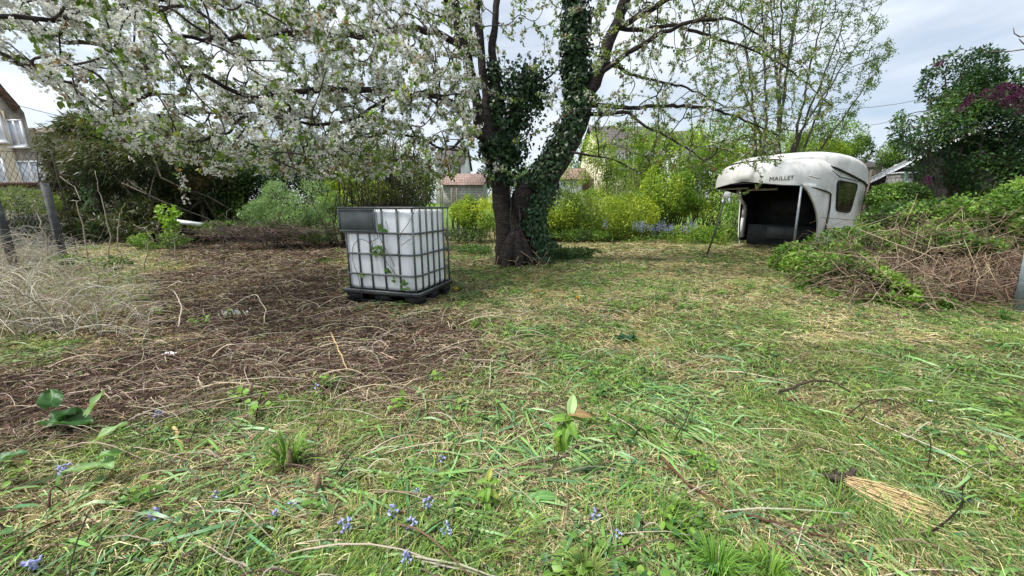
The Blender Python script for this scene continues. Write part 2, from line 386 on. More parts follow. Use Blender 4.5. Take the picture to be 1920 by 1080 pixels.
def sample_ground(n, ymin, ymax, spread=1.55, xoff=0, pw=2.0):
    """points in the wedge of ground seen, denser near the camera"""
    y = (ymin ** (2 - pw) + U(0, 1, n) * (ymax ** (2 - pw) - ymin ** (2 - pw))) ** (1 / (2 - pw)) if pw != 2 else ymin * (ymax / ymin) ** U(0, 1, n)
    x = y * U(-spread, spread, n) + U(-.6, .6, n)
    return np.stack([x, y], -1)
GREENS = np.array([[.12, .22, .035], [.18, .30, .05], [.09, .18, .06], [.25, .35, .09], [.15, .21, .045], [.08, .13, .03], [.20, .30, .12]])
STRAW = np.array([[.60, .51, .28], [.46, .38, .20], [.68, .60, .36], [.36, .28, .15], [.34, .30, .12]])
BROWNS = np.array([[.060, .036, .027], [.105, .066, .050], [.17, .12, .09], [.32, .26, .195], [.038, .024, .019], [.09, .056, .043]])
def blades(acc, P, ln, wd, ang, lift, bend, col, seg=4, z0=None):
    """strips lying on the ground: P (n,2), heading ang, each rising by lift in its middle"""
    n = len(P); t = np.linspace(0, 1, seg + 1); z = hgt(P[:, 0], P[:, 1]) if z0 is None else z0
    a = ang[:, None] + bend[:, None] * (t[None] - .5)
    dx = np.cos(a) * ln[:, None] / seg; dy = np.sin(a) * ln[:, None] / seg
    x = P[:, :1] + np.cumsum(dx, 1) - dx; y = P[:, 1:2] + np.cumsum(dy, 1) - dy
    zz = z[:, None] + lift[:, None] * np.sin(math.pi * (t[None] * .9 + .05)) + U(.0, .012, (n, seg + 1))
    wv = wd[:, None] * np.array([.6, 1, 1, .8, .12])[None, :seg + 1] * .5
    tw = U(-.9, .9, (n, 1)) + np.cumsum(U(-.35, .35, (n, seg + 1)), 1)
    nx = -np.sin(a) * np.cos(tw); ny = np.cos(a) * np.cos(tw); nz_ = np.sin(tw)
    Lv = np.stack([x + nx * wv, y + ny * wv, zz + nz_ * wv], -1); Rv = np.stack([x - nx * wv, y - ny * wv, zz - nz_ * wv], -1)
    v = np.stack([Lv, Rv], 2).reshape(n, -1, 3)
    f = np.array([[2 * i, 2 * i + 1, 2 * i + 3, 2 * i + 2] for i in range(seg)])
    ff = f[None] + (np.arange(n) * (2 * (seg + 1)))[:, None, None]
    acc.add(v.reshape(-1, 3), ff.reshape(-1, 4), np.repeat(col, 2 * (seg + 1), 0))
def flow(P):
    return fbm(P, .45, 2, 71) * 14 + fbm(P, 1.7, 2, 81) * 3
TOTE_C = np.array([-1.52, 5.0])
def keep_off(P):
    return (np.hypot(P[:, 0] - TOTE_C[0], P[:, 1] - TOTE_C[1]) > .62) & (np.hypot(P[:, 0] - .1, P[:, 1] - 7.8) > .4)
def build_turf():
    acc = Acc()
    # lying cut grass: green and straw
    for (n, y0, y1, l0, l1, w0, w1, lf) in ((110000, .75, 3.2, .04, .17, .002, .0045, .022), (100000, 3.0, 7.5, .06, .20, .0035, .0075, .025), (90000, 7, 18, .10, .28, .008, .016, .03)):
        P = sample_ground(n, y0, y1); b = brown(P)
        keep = (U(0, 1, n) > b * .9) & keep_off(P); P = P[keep]; b = b[keep]; n = len(P)
        str_ = fbm(P, .7, 3, 5); s2 = fbm(P, 2.6, 2, 15); ps = np.clip((str_ * .6 + s2 * .5 - .40) * 4.5, .16, .94) + b * .5
        ps = np.clip(ps + np.clip((P[:, 1] - 3.0) / 8, 0, .22), 0, .95)
        iss = U(0, 1, n) < ps
        # green hue follows patches
        gi = np.clip((fbm(P, 1.1, 2, 25) * 9 - 1 + rng.normal(size=n) * 1.3), 0, len(GREENS) - 1).astype(int)
        col = np.where(iss[:, None], STRAW[rng.integers(0, len(STRAW), n)], GREENS[gi]); dk = U(0, 1, n) < .17
        col = np.where(dk[:, None], BROWNS[rng.integers(0, 6, n)], col)
        col = jitter_col(col, n, .4, .1)
        ang = flow(P) + rng.normal(size=n) * 1.1
        blades(acc, P, U(l0, l1, n), U(w0, w1, n) * np.where(iss, .7, 1), ang, U(0, lf, n) * U(.3, 2, n), rng.normal(size=n) * .7, col)
    tag(link('cut_grass', acc.mesh('cut_grass'), M['grass']), 'mown green and straw coloured grass lying over the ground', 'grass', kind='stuff')
    P = sample_ground(60000, .75, 6.5); P = P[(brown(P) < .35) & keep_off(P) & (fbm(P, 1.6, 3, 48) > .54)]; n = len(P); gi = np.clip(fbm(P, 1.3, 2, 29) * 9 - 1 + rng.normal(size=n), 0, 6).astype(int)
    blades(acc2 := Acc(), P, U(.07, .22, n), U(.0012, .0026, n) * (.7 + P[:, 1] * .25), fbm(P, .7, 2, 95) * 15 + rng.normal(size=n) * .38, U(.01, .045, n), rng.normal(size=n) * .6, jitter_col(GREENS[gi] * [1.1, 1.1, .9], n, .3))
    tag(link('lodged_grass', acc2.mesh('lodged_grass'), M['grass']), 'fine long green grass lodged in swirls over the ground', 'grass', kind='stuff')
    # broad strap leaves (bluebell leaves cut down) in swathes
    acc = Acc()
    P = []
    for (px, py, r, k) in ((1200, 770, .28, 150), (1260, 800, .3, 120), (650, 930, .4, 210), (1000, 950, .45, 220), (560, 850, .35, 160), (820, 1000, .4, 220), (1180, 960, .4, 170), (1450, 850, .4, 110), (300, 1010, .35, 120), (1500, 960, .4, 100), (700, 780, .5, 70), (1700, 850, .5, 80), (940, 640, .3, 110), (1000, 1060, .3, 140), (1150, 745, .22, 130), (1330, 790, .2, 110), (1250, 900, .2, 110), (1480, 1040, .25, 100), (1050, 700, .25, 80), (380, 930, .3, 160), (860, 880, .3, 140)):
        g = gnd(px, py)[:2]; P.append(g + rng.normal(size=(k, 2)) * r)
    P.append(sample_ground(4200, .8, 7)); P = np.concatenate(P); P = P[brown(P) < .5]; n = len(P)
    col = jitter_col(np.array([[.13, .26, .06], [.09, .21, .09], [.20, .34, .13], [.16, .30, .08]])[rng.integers(0, 4, n)], n, .25)
    blades(acc, P, U(.10, .34, n), U(.004, .013, n), fbm(P, .6, 2, 91) * 12 + rng.normal(size=n) * 1.0, U(.005, .035, n), rng.normal(size=n) * .5, col)
    tag(link('strap_leaves', acc.mesh('strap_leaves'), M['ivy']), 'cut broad strap leaves strewn over the mown grass', 'leaves', kind='stuff')
    acc = Acc(); P = np.concatenate([sample_ground(26000, .8, 9), sample_ground(16000, 4, 14)]); P = P[(brown(P) < .6) & keep_off(P) & (fbm(P, 1.3, 2, 38) > .40)]; n = len(P)
    col = jitter_col(np.array([[.16, .27, .08], [.10, .20, .06], [.24, .33, .14], [.30, .32, .15], [.07, .13, .04], [.40, .36, .2]])[rng.integers(0, 6, n)], n, .3)
    blades(acc, P, U(.025, .08, n) * (1 + P[:, 1] * .1), U(.005, .013, n), U(0, 6.28, n), U(0, .035, n), rng.normal(size=n) * .6, col)
    tag(link('chopped_leaves', acc.mesh('chopped_leaves'), M['grass']), 'short chopped pieces of leaf scattered through the mown grass', 'leaves', kind='stuff')
    # dry grass and straw on the soil, rough litter crumbs
    acc = Acc()
    P = np.concatenate([sample_ground(60000, .8, 16), np.stack([U(-11, 0, 30000), U(1.4, 14, 30000)], -1)]); b = brown(P); P = P[(U(0, 1, len(P)) < .12 + b) & keep_off(P)]; n = len(P); 
    dist = np.maximum(P[:, 1], 1.5)
    pos = np.concatenate([P, (hgt(P[:, 0], P[:, 1]) + U(.003, .03, n))[:, None]], 1)
    col = jitter_col(BROWNS[rng.integers(0, 6, n)], n, .35); gr = U(0, 1, n) < .10; col[gr] = jitter_col(GREENS[5], gr.sum(), .4)
    leaves(acc, pos, nrm(rng.normal(size=(n, 3)) * [1, 1, .25]), nrm(rng.normal(size=(n, 3)) * .5 + [0, 0, 1]), U(.008, .022, n) * np.sqrt(dist), col, 'k', 1.1)
    P = np.concatenate([sample_ground(26000, .8, 14), np.stack([U(-11, 0, 20000), U(1.4, 13, 20000)], -1)]); P = P[(U(0, 1, len(P)) < .05 + brown(P)) & keep_off(P)]; n = len(P)
    blades(acc, P, U(.06, .30, n), U(.002, .0045, n) * np.sqrt(np.maximum(P[:, 1], 1.5)) * .8, flow(P) * .5 + rng.normal(size=n) * .9, U(0, .05, n), rng.normal(size=n) * .7, jitter_col(BROWNS[rng.integers(0, 4, n)] * U(.7, 1.5, (n, 1)), n, .3))
    tag(link('twig_litter', acc.mesh('twig_litter'), M['dry']), 'brown chopped twigs, bark and dead stems covering the bare soil', 'litter', kind='stuff')
    # small weeds with leaves over the ground
    acc = Acc()
    P = np.concatenate([sample_ground(5200, .85, 14), sample_ground(9000, 4.2, 13)]); P = P[(fbm(P, .8, 2, 44) * .6 + fbm(P, 5, 2, 45) > .90) & keep_off(P)]
    P = P[brown(P) < .75]
    k = 9; n = len(P) * k; PP = np.repeat(P, k, 0) + rng.normal(size=(n, 2)) * .03; 
    pos = np.concatenate([PP, (hgt(PP[:, 0], PP[:, 1]) + U(.01, .07, n))[:, None]], 1)
    leaves(acc, pos, nrm(rng.normal(size=(n, 3)) * [1, 1, .3] + [0, 0, .1]), nrm(rng.normal(size=(n, 3)) * .4 + [0, 0, 1]), U(.015, .042, n), jitter_col(np.array([[.10, .21, .035], [.17, .30, .05], [.06, .15, .04]])[np.repeat(rng.integers(0, 3, len(P)), k)], n, .25), '6', 1.3)
    tag(link('ground_weeds', acc.mesh('ground_weeds'), M['leaf']), 'small leafy green weeds dotted through the cut grass', 'weeds', kind='stuff')
    # upright fine grass
    acc = Acc(); P = []
    for (px, py, r, k) in ((1350, 1050, .22, 1600), (1450, 1075, .2, 900), (1280, 1020, .15, 600), (1000, 1060, .18, 1300), (900, 1030, .12, 500), (1650, 880, .25, 900), (1500, 1010, .3, 900), (1840, 900, .3, 700), (1700, 780, .3, 500), (1860, 640, .3, 500), (545, 850, .06, 260), (480, 1070, .1, 250), (1150, 1010, .2, 700), (1880, 1040, .2, 500), (1885, 585, .35, 700)):
        P.append(gnd(px, py)[:2] + rng.normal(size=(int(k * .42), 2)) * r * 1.1)
    P = np.concatenate(P); P = P[fbm(P, 3.5, 2, 66) > .42]; n = len(P); z = hgt(P[:, 0], P[:, 1]); H = U(.03, .11, n); a = fbm(P, .8, 2, 61) * 12 + rng.normal(size=n) * .6; ln = U(.2, 1.1, n) * H * 1.6
    t = np.linspace(0, 1, 5); wv = np.array([1, .95, .8, .5, .06]) * .0017
    cx = P[:, :1] + np.cos(a)[:, None] * ln[:, None] * t ** 1.8; cy = P[:, 1:2] + np.sin(a)[:, None] * ln[:, None] * t ** 1.8; cz = z[:, None] + H[:, None] * np.sin(t * 1.8)
    s_ = U(0, 6.28, n); ox = np.cos(s_)[:, None] * wv; oy = np.sin(s_)[:, None] * wv
    v = np.stack([np.stack([cx + ox, cy + oy, cz], -1), np.stack([cx - ox, cy - oy, cz], -1)], 2).reshape(n, -1, 3)
    f = np.array([[2 * i, 2 * i + 1, 2 * i + 3, 2 * i + 2] for i in range(4)])[None] + (np.arange(n) * 10)[:, None, None]
    acc.add(v.reshape(-1, 3), f.reshape(-1, 4), np.repeat(jitter_col(GREENS[rng.integers(0, 5, n)] * [1.05, 1.1, .9], n, .25), 10, 0))
    tag(link('grass_tufts', acc.mesh('grass_tufts'), M['grass']), 'upright fresh green grass tufts left standing in the mown turf', 'grass', kind='stuff')
build_turf()

def long_twigs():
    # lying long pale stems and thin sticks, past counting
    acc = Acc()
    def lay(P, ln, rad, ang, lift, col, n=7, sides=3):
        for i in range(len(P)):
            t = np.linspace(0, 1, n); a = ang[i] + np.cumsum(rng.normal(size=n) * U(.03, .16)) + U(-.35, .35) * t
            x = P[i, 0] + np.cumsum(np.cos(a)) * ln[i] / n; y = P[i, 1] + np.cumsum(np.sin(a)) * ln[i] / n
            z = hgt(x, y) + rad[i] + .01 + lift[i] * np.sin(t * math.pi) * U(.4, 1)
            tube(acc, np.stack([x, y, z], -1), rad[i] * np.linspace(1, .5, n), sides, col[i], cap=False)
    P = []
    # brown area & swath across foreground left
    for (px, py, rx, ry, k) in ((450, 520, 1.8, 1.5, 420), (300, 640, 1.2, .8, 330), (650, 660, 1.0, .7, 330), (150, 560, 1.6, 1.2, 330), (600, 740, .7, .4, 170), (800, 640, .8, .6, 170), (250, 850, .6, .3, 110), (500, 930, .5, .3, 60), (1000, 600, 1.3, .7, 110), (100, 760, .8, .4, 160)):
        g = gnd(px, py)[:2]; P.append(g + rng.normal(size=(k, 2)) * [rx, ry])
    P.append(sample_ground(1000, .9, 10)); P = np.concatenate(P); P = P[keep_off(P) & (P[:, 1] > .8) & (P[:, 1] < 14)]; n = len(P)
    pale = U(0, 1, n) < .30
    col = jitter_col(np.where(pale[:, None], np.array([.44, .38, .29]), BROWNS[rng.integers(0, 5, n)] * 1.15), n, .3)
    lay(P, .1 + .7 * U(0, 1, n) ** 1.6, .001 + .004 * U(0, 1, n) ** 2 * np.sqrt(np.maximum(1, P[:, 1] / 2.5)), np.where(U(0, 1, n) < .6, U(-.5, .7, n), U(0, 6.28, n)), U(0, .10, n), col)
    tag(link('stem_litter', acc.mesh('stem_litter'), M['dry']), 'long dead brown and grey stems lying tangled on the cleared soil', 'dead stems', kind='stuff')
long_twigs()

# ================================================================== individual sticks, leaves and flowers on the ground
M['sticks'] = {}
def stick(pix, rad, col, label, name='stick', h=.012, group=None, arch=0, cat='stick', sides=7):
    pts = np.array([on_ground(*p) for p in pix]); n = 5 * len(pts)
    t = np.linspace(0, len(pts) - 1, n); P = np.stack([np.interp(t, np.arange(len(pts)), pts[:, k]) for k in range(3)], -1)
    for _ in range(3): P[1:-1] = (P[:-2] + P[2:] + 2 * P[1:-1]) / 4
    P[1:-1] += rng.normal(size=(n - 2, 3)) * rad * .5
    P[:, 2] = hgt(P[:, 0], P[:, 1]) + rad + h + arch * np.sin(np.linspace(0, math.pi, n))
    a = Acc(); tube(a, P, rad * np.linspace(1.1, .6, n), sides, col)
    key = str(col)
    if key not in M['sticks']:
        c = np.array(col); M['sticks'][key] = surf('stick_bark', tuple(c * .6), tuple(c * 1.1), 30, .8, .5, c3=tuple(np.minimum(c * 1.5, 1)), bscale=80, bdist=.004)
    return thing_mesh(a, name, M['sticks'][key], P[0], label, cat, group, smooth=True)
DK, RD, PL_, YL = (.05, .032, .024), (.11, .05, .03), (.42, .33, .22), (.45, .33, .15)
stick([(1238, 868), (1290, 925), (1370, 975), (1480, 1002), (1560, 1030), (1640, 1078)], .006, RD, 'long red brown bramble cane curving through the bottom right grass', 'bramble_cane', .03)
stick([(1455, 742), (1510, 733), (1560, 733), (1598, 744)], .008, DK, 'dark arched bare branch lying on the mown grass at right', arch=.05)
stick([(1460, 756), (1500, 753), (1526, 750)], .007, RD, 'short dark stick just below the arched dark branch')
stick([(1722, 698), (1730, 728), (1760, 765)], .009, PL_, 'pale forked dry stick lying on the right side turf')
stick([(1922, 936), (1890, 975), (1850, 985)], .006, PL_, 'pale curved stick reaching in at the right edge')
stick([(620, 627), (633, 660), (652, 700)], .008, YL, 'yellowish split stick standing out of the brown litter below the tank', arch=.03)
stick([(1640, 1000), (1700, 1000), (1790, 965), (1830, 962)], .005, (.25, .18, .11), 'thin grey brown twig crossing the end of the straw bundle')
stick([(327, 807), (345, 850), (368, 897)], .008, YL, 'snapped tan stalk lying in the green cuttings at left')
stick([(140, 983), (190, 986), (255, 992)], .008, PL_, 'thick pale straw coloured stalk at lower left')
stick([(90, 1030), (180, 1035), (260, 1042), (340, 1050)], .005, (.16, .10, .07), 'long thin brown stick near the bottom left edge')
stick([(358, 796), (400, 797), (470, 782), (500, 772)], .007, (.22, .14, .09), 'grey brown stick lying above the green cuttings left of centre')
stick([(170, 862), (300, 850), (420, 842), (540, 818), (640, 792)], .005, YL, 'very long tan cane running across the lower left cuttings')
stick([(0, 925), (160, 892), (330, 862), (430, 858)], .0045, PL_, 'thin pale cane running from the left edge over the cuttings')
stick([(300, 960), (340, 1030), (375, 1078)], .005, (.2, .13, .09), 'thin brown twig running down to the bottom edge left of centre')
stick([(335, 618), (345, 590), (330, 560), (318, 545)], .007, (.55, .48, .38), 'bleached white crooked twig on the brown soil', arch=.08)
stick([(440, 575), (480, 560), (500, 590), (495, 610)], .008, (.5, .42, .32), 'bleached hooked root on the brown soil left of the tank', arch=.05)
stick([(690, 720), (780, 715), (900, 705)], .006, (.09, .05, .035), 'dark reddish stick at the lower edge of the brown litter')
stick([(1010, 660), (960, 690), (910, 740)], .005, PL_, 'pale thin cane lying near the middle of the ground')
stick([(1105, 640), (1170, 632), (1240, 640)], .008, (.12, .07, .045), 'brown stick lying beside the big wilted leaf')
stick([(1580, 505), (1625, 497), (1690, 485)], .05, (.22, .17, .12), 'thick cut grey branch sticking out of the bramble heap', 'log', .25, cat='log', sides=9)
stick([(1600, 495), (1650, 482), (1668, 478)], .035, (.26, .21, .16), 'thinner cut branch lying on the thick one in the bramble heap', 'log', .36, cat='log', sides=9)

def crumpled(name, px, py, r, col, label, cat, n=9, h=.05, mat='leaf', tmpl='6', size=.09, group=None):
    g = on_ground(px, py); a = Acc(); pos = g + rng.normal(size=(n, 3)) * [r * .5, r * .5, 0] + [0, 0, h * .4]
    pos[:, 2] += U(0, h, n)
    d = nrm(rng.normal(size=(n, 3)) * [1, 1, .35] + [0, 0, .15]); up = nrm(rng.normal(size=(n, 3)) * .35 + [0, -.15, 1])
    leaves(a, pos, d, up, U(.7, 1.2, n) * size, jitter_col(col, n, .2), tmpl, 1.5)
    return thing_mesh(a, name, M[mat], g, label, cat, group)
# big leaves as curved grids
def bigleaf(acc, base, d, up, L_, W_, col, curl=.3, wave=.12, lobes=0):
    d = nrm(np.asarray(d, float)); up = np.asarray(up, float); x = nrm(np.cross(d, up)); up = np.cross(x, d)
    nu, nv = 11, 11; V = []; ph = U(0, 6)
    for i in range(nu):
        t = i / (nu - 1); wd = W_ * (math.sin(math.pi * (t * .88 + .1)) ** .7) * (1 + lobes * .18 * math.sin(t * 20))
        for j in range(nv):
            s = (j / (nv - 1) - .5) * 2
            z = -curl * L_ * t * t + abs(s) * wd * .22 + wave * W_ * .6 * math.sin(t * 11 + s * 4 + ph) * abs(s) + rng.normal() * W_ * .018 - .02 * W_ * abs(math.sin(t * 22 + abs(s) * 6))
            V.append(np.asarray(base) + d * L_ * (t - .12 * (abs(s) ** 2) * (1 - t)) + x * s * wd * .5 + up * z)
    f = [[i * nv + j, i * nv + j + 1, (i + 1) * nv + j + 1, (i + 1) * nv + j] for i in range(nu - 1) for j in range(nv - 1)]
    cc = np.array([np.array(col) * (1.5 if (j == nv // 2) else 1) for i in range(nu) for j in range(nv)])
    acc.add(V, f, cc)
def broad_plant(px, py, spec, label, name, cat):
    g = on_ground(px, py); e = empty(name, g, label, cat)
    for (dx, dy, dz, L_, W_, col, curl) in spec:
        a = Acc(); st = g + np.array([dx, dy, 0]) * .02
        b = g + np.array([0, 0, dz * .5 + .03]); d = np.array([dx, dy, dz])
        bigleaf(a, b, d, (0, 0, 1.), L_, W_, col, curl, .2); put(a, 'leaf', M['leaf'], e, True)
G1, G2 = (.035, .10, .028), (.055, .14, .038)
broad_plant(112, 812, [(-.8, -.3, -.05, .12, .11, G1, .2), (.8, .2, .06, .15, .12, G2, .2), (.1, .5, .1, .11, .11, G1, .3), (.2, -.8, -.12, .12, .11, G1, .2), (-.5, .2, .05, .11, .10, G2, .2), (.6, -.5, -.1, .12, .10, G2, .2), (-.4, -.8, -.1, .11, .09, G1, .2), (-.1, .1, .25, .10, .09, G2, .4)], 'dark green broad leaved dock plant at the left edge', 'dock_plant', 'plant')
broad_plant(1172, 642, [(.9, .0, .0, .17, .15, (.03, .09, .04), .3), (.3, .5, .02, .15, .13, (.035, .10, .04), .3), (-.6, .3, .0, .14, .12, (.03, .08, .035), .3), (-.9, -.2, .0, .13, .09, (.04, .09, .04), .3), (.2, -.7, -.05, .13, .11, (.035, .09, .04), .3)], 'large dark wilted leaf lying in the mown grass', 'wilted_leaf', 'leaf')
broad_plant(200, 905, [(.5, .5, .35, .11, .06, (.22, .35, .13), .1), (.2, .3, .6, .10, .05, (.20, .33, .12), .1), (-.5, -.2, .1, .13, .05, (.18, .30, .10), .1), (.7, -.3, .15, .1, .055, (.22, .36, .14), .2), (.0, -.5, .0, .1, .05, (.2, .32, .12), .1), (.9, .1, .2, .09, .05, (.13, .28, .06), .1)], 'pale green leafy shoot with upturned leaf undersides at lower left', 'leafy_shoot', 'plant')
broad_plant(5, 920, [(-.6, .1, .2, .1, .07, (.05, .14, .05), .2), (.4, .2, .2, .1, .06, (.06, .16, .05), .2)], 'dark ivy like leaf pair at the left edge among cuttings', 'ivy_sprig', 'plant')
for k, (px, py, lab) in enumerate(((440, 750, 'small bright green weed on the bare litter left of centre'), (500, 770, 'small bright seedling beside the grey brown stick'), (745, 770, 'round leaved weed clump below the brown litter'), (300, 590, 'small weed with heart leaves among the bleached twigs'), (375, 608, 'flattened weed sprig beside fallen blossom'))):
    crumpled('weed', px, py, .09, (.16, .32, .04), lab, 'weed', 12, .05, size=.045)

def sapling(px, py, tip, hgt_, leafs, label, name='cherry_sapling'):
    g = on_ground(px, py); e = empty(name, g, label, 'sapling'); top = atY(tip[0], tip[1], g[1] + .02)
    t = np.linspace(0, 1, 9)[:, None]; st = g + (top - g) * t + np.array([.02, .01, 0]) * np.sin(t * 5); a = Acc(); tube(a, st, np.linspace(.004, .002, 9), 6)
    put(a, 'stem', M['twigbark'], e, True); S = top - g; ln = np.linalg.norm(S)
    for (t_, az, el, L_, col) in leafs:
        b = g + S * t_; d = np.array([math.cos(az) * math.cos(el), math.sin(az) * math.cos(el), math.sin(el)])
        a = Acc(); bigleaf(a, b, d, (0, -.4, 1.), L_, L_ * .5, col, .35, .06); put(a, 'leaf', M['leaf'], e, True)
LG, BRZ = (.15, .28, .04), (.30, .15, .07)
sapling(1020, 905, (1070, 775), .2, [(1, 1.2, .9, .085, (.34, .48, .2)), (1, -.3, .2, .085, (.30, .20, .09)), (.97, .1, -.1, .09, LG), (.93, 3.3, .2, .08, LG), (.9, -1.2, -.3, .08, LG), (.88, .4, -.9, .08, LG), (.82, 3.6, -.4, .07, (.16, .32, .04)), (.78, -1.5, -.8, .08, LG), (.74, .2, -1.1, .07, LG), (.7, 3.0, -1.0, .07, (.24, .33, .05)), (.66, -.9, -1.2, .07, LG), (.6, 3.6, -1.2, .055, (.24, .33, .05)), (.55, 0, -1.2, .05, (.2, .3, .05)), (.85, 4.5, -.5, .07, LG)], 'young cherry sapling with bronze tipped leaves standing in the foreground')
sapling(915, 965, (915, 900), .1, [(1, 1.2, .9, .045, (.30, .33, .06)), (.95, 3.1, .1, .045, LG), (.95, 0, .2, .045, LG), (.7, 3.4, -.2, .05, LG), (.7, -.4, -.2, .05, (.27, .35, .06)), (.5, 2.9, -.5, .05, LG), (.5, .2, -.5, .05, LG), (.8, -1.6, -.3, .05, LG), (.35, -1.5, -.7, .045, LG)], 'small leafy cherry seedling left of the larger sapling')
sapling(985, 955, (1010, 930), .1, [(1, 0, .1, .08, (.16, .33, .1)), (1, 3.6, -.2, .085, (.18, .35, .12)), (.9, -1.4, -.4, .07, (.17, .34, .1))], 'seedling with two pale drooping leaves beside the sapling', 'seedling')

def fallen(px, py, lab):
    g = on_ground(px, py); a = Acc(); n = 40; c = g + rng.normal(size=(n, 3)) * [.07, .06, .015] + [0, 0, .04]; leaves(a, c, randdir(n), nrm(rng.normal(size=(n, 3)) * .6 + [0, 0, 1]), .03, jitter_col((.75, .75, .72), n, .1), 'k', 1.4); e = empty('fallen_blossom', g, lab, 'blossom'); put(a, 'petals', M['blossom'], e)
    a = Acc(); n = 9; c = g + rng.normal(size=(n, 3)) * [.07, .06, .01] + [0, 0, .04]; leaves(a, c, nrm(rng.normal(size=(n, 3)) * [1, 1, .3]), nrm(rng.normal(size=(n, 3)) * .4 + [0, 0, 1]), .05, jitter_col((.16, .28, .05), n, .2), '6', 1.1); put(a, 'leaf', M['leaf'], e)
fallen(437, 592, 'fallen sprig of white cherry blossom on the brown soil left of the tank')
# bluebells: nodding flowers
bellm = surf('bluebell_petals', (.24, .25, .50), (.38, .39, .66), 60, .6, 0)
def bluebell_mesh(nm, k=9):
    a = Acc(); ang = np.arange(6) * math.pi / 3
    for i in range(k):
        c = np.array([U(-.02, .02), U(-.02, .02), .018 + i * .0065]); d = nrm(np.array([U(-1, 1), U(-1, 1), -.4]))
        x = nrm(np.cross(d, [0, 0, 1.01])); y = np.cross(d, x); prof = [(0, .001), (.004, .0045), (.012, .005), (.018, .009)]
        V = [c + d * u_ + (x * math.cos(q) + y * math.sin(q)) * r_ for (u_, r_) in prof for q in ang]
        f = [[r_ * 6 + j, r_ * 6 + (j + 1) % 6, (r_ + 1) * 6 + (j + 1) % 6, (r_ + 1) * 6 + j] for r_ in range(3) for j in range(6)]
        a.add(V, f)
    return a.mesh(nm)
bms = [bluebell_mesh('bluebell_flower', k) for k in (6, 9, 12)]
for b_ in bms: b_.materials.append(bellm)
stm = Acc(); tube(stm, [(0, 0, 0), (.003, 0, .03), (0, .003, .07)], .0018, 5); stme = stm.mesh('stem'); stme.materials.append(surf('bluebell_stem', (.12, .2, .07), (.16, .26, .1), 20, .6, 0))
def bluebell(px, py, label, s=1.0, k=None, tilt=.6):
    g = on_ground(px, py); g[2] += .012; e = empty('bluebell', g, label, 'bluebell', 'cut bluebells lying in the grass')
    e.scale = (s,) * 3; e.rotation_euler = (U(-tilt, tilt), U(-tilt, tilt), U(0, 6))
    for nm, me in (('flower_head', bms[rng.integers(0, 3) if k is None else k]), ('stem', stme)):
        o = bpy.data.objects.new(nm, me); C.objects.link(o); o.parent = e
for (px, py, s, lab) in ((732, 985, 1.1, 'largest pale blue bluebell head in the foreground cuttings'), (812, 960, 1.1, 'bluebell head right of the largest one'), (768, 1012, .9, 'bluebell head just below right of the largest one'), (648, 1010, 1.0, 'bluebell head left of the largest one, near stalks'),
    (840, 1018, .9, 'bluebell lying beside a blue green blade below the seedling'), (280, 990, 1.0, 'bluebell at lower left beside a pale stalk'), (400, 942, .9, 'small bluebell in the cuttings right of the pale leafy shoot'), (290, 790, 1.2, 'bluebell on litter right of the dock plant'),
    (522, 975, .8, 'bluebell among broad blades under the small tuft'), (772, 1070, 1.0, 'bluebell at the bottom edge left of centre'), (70, 1068, 1.2, 'bluebell at the bottom left corner'), (595, 733, 1.0, 'bluebell at the edge of the brown litter, left of centre'), (825, 872, .9, 'pale bluebell above the small cherry seedling'), (550, 960, .8, 'bluebell lying just right of the broad blades under the tuft'),
    (1112, 985, .8, 'bluebell right of the drooping leaf seedling'), (1155, 1015, .8, 'bluebell low in the grass right of centre'), (118, 893, .9, 'bluebell low in the litter under the dock plant'), (776, 940, .7, 'tiny bluebell between the two cut flower groups')):
    bluebell(px, py, lab, s * .8)
# dandelions
dm = surf('dandelion_yellow', (.75, .42, .01), (.9, .58, .02), 60, .6, 0)
for (px, py, lab) in ((857, 548, 'yellow dandelion in the grass right of the water tank'), (1003, 553, 'yellow dandelion in the grass below the cherry trunk'), (1083, 566, 'small yellow dandelion right of the cherry trunk'),):
    g = on_ground(px, py); a = Acc(); n = 60; th = U(0, 6.28, n); el = U(0, 1.5, n)
    pos = np.tile(g + [0, 0, .05], (n, 1)); leaves(a, pos, np.stack([np.cos(th) * np.cos(el), np.sin(th) * np.cos(el), np.sin(el)], -1), randdir(n), .028, jitter_col((1, 1, 1), n, 0), 'k', .7)
    e = empty('dandelion', g, lab, 'dandelion', 'dandelions in the mown grass'); put(a, 'flower', dm, e); a = Acc(); tube(a, [g, g + [0, 0, .05]], .002, 5); put(a, 'stem', stme.materials[0], e)
# litter scraps
wm = surf('white_plastic_scrap', (.6, .6, .62), (.8, .8, .82), 20, .4, .4)
def scrap(px, py, s, mat, lab, name, cat):
    g = on_ground(px, py); a = Acc(); n = 7; V = []
    for i in range(n):
        for j in range(n): V.append(g + np.array([(i / (n - 1) - .5) * s * 2, (j / (n - 1) - .5) * s, .03]) + rng.normal(size=3) * s * .09)
    a.add(V, [[i * n + j, i * n + j + 1, (i + 1) * n + j + 1, (i + 1) * n + j] for i in range(n - 1) for j in range(n - 1)]); thing_mesh(a, name, mat, g, lab, cat, smooth=True)
scrap(320, 669, .05, wm, 'crumpled white plastic scrap on the brown soil', 'plastic_scrap', 'litter')
scrap(1385, 771, .02, surf('pale_petal', (.6, .6, .4), (.75, .75, .5), 20, .5, 0), 'pale yellow crushed flower on the turf below the arched branch', 'fallen_flower', 'flower')
scrap(1790, 945, .05, surf('dark_scrap', (.02, .02, .025), (.05, .05, .055), 20, .6, .4), 'dark grey rubber scrap right of the straw bundle', 'rubber_scrap', 'litter')
scrap(1742, 760, .018, wm, 'tiny white scrap under the pale forked stick', 'paper_scrap', 'litter')
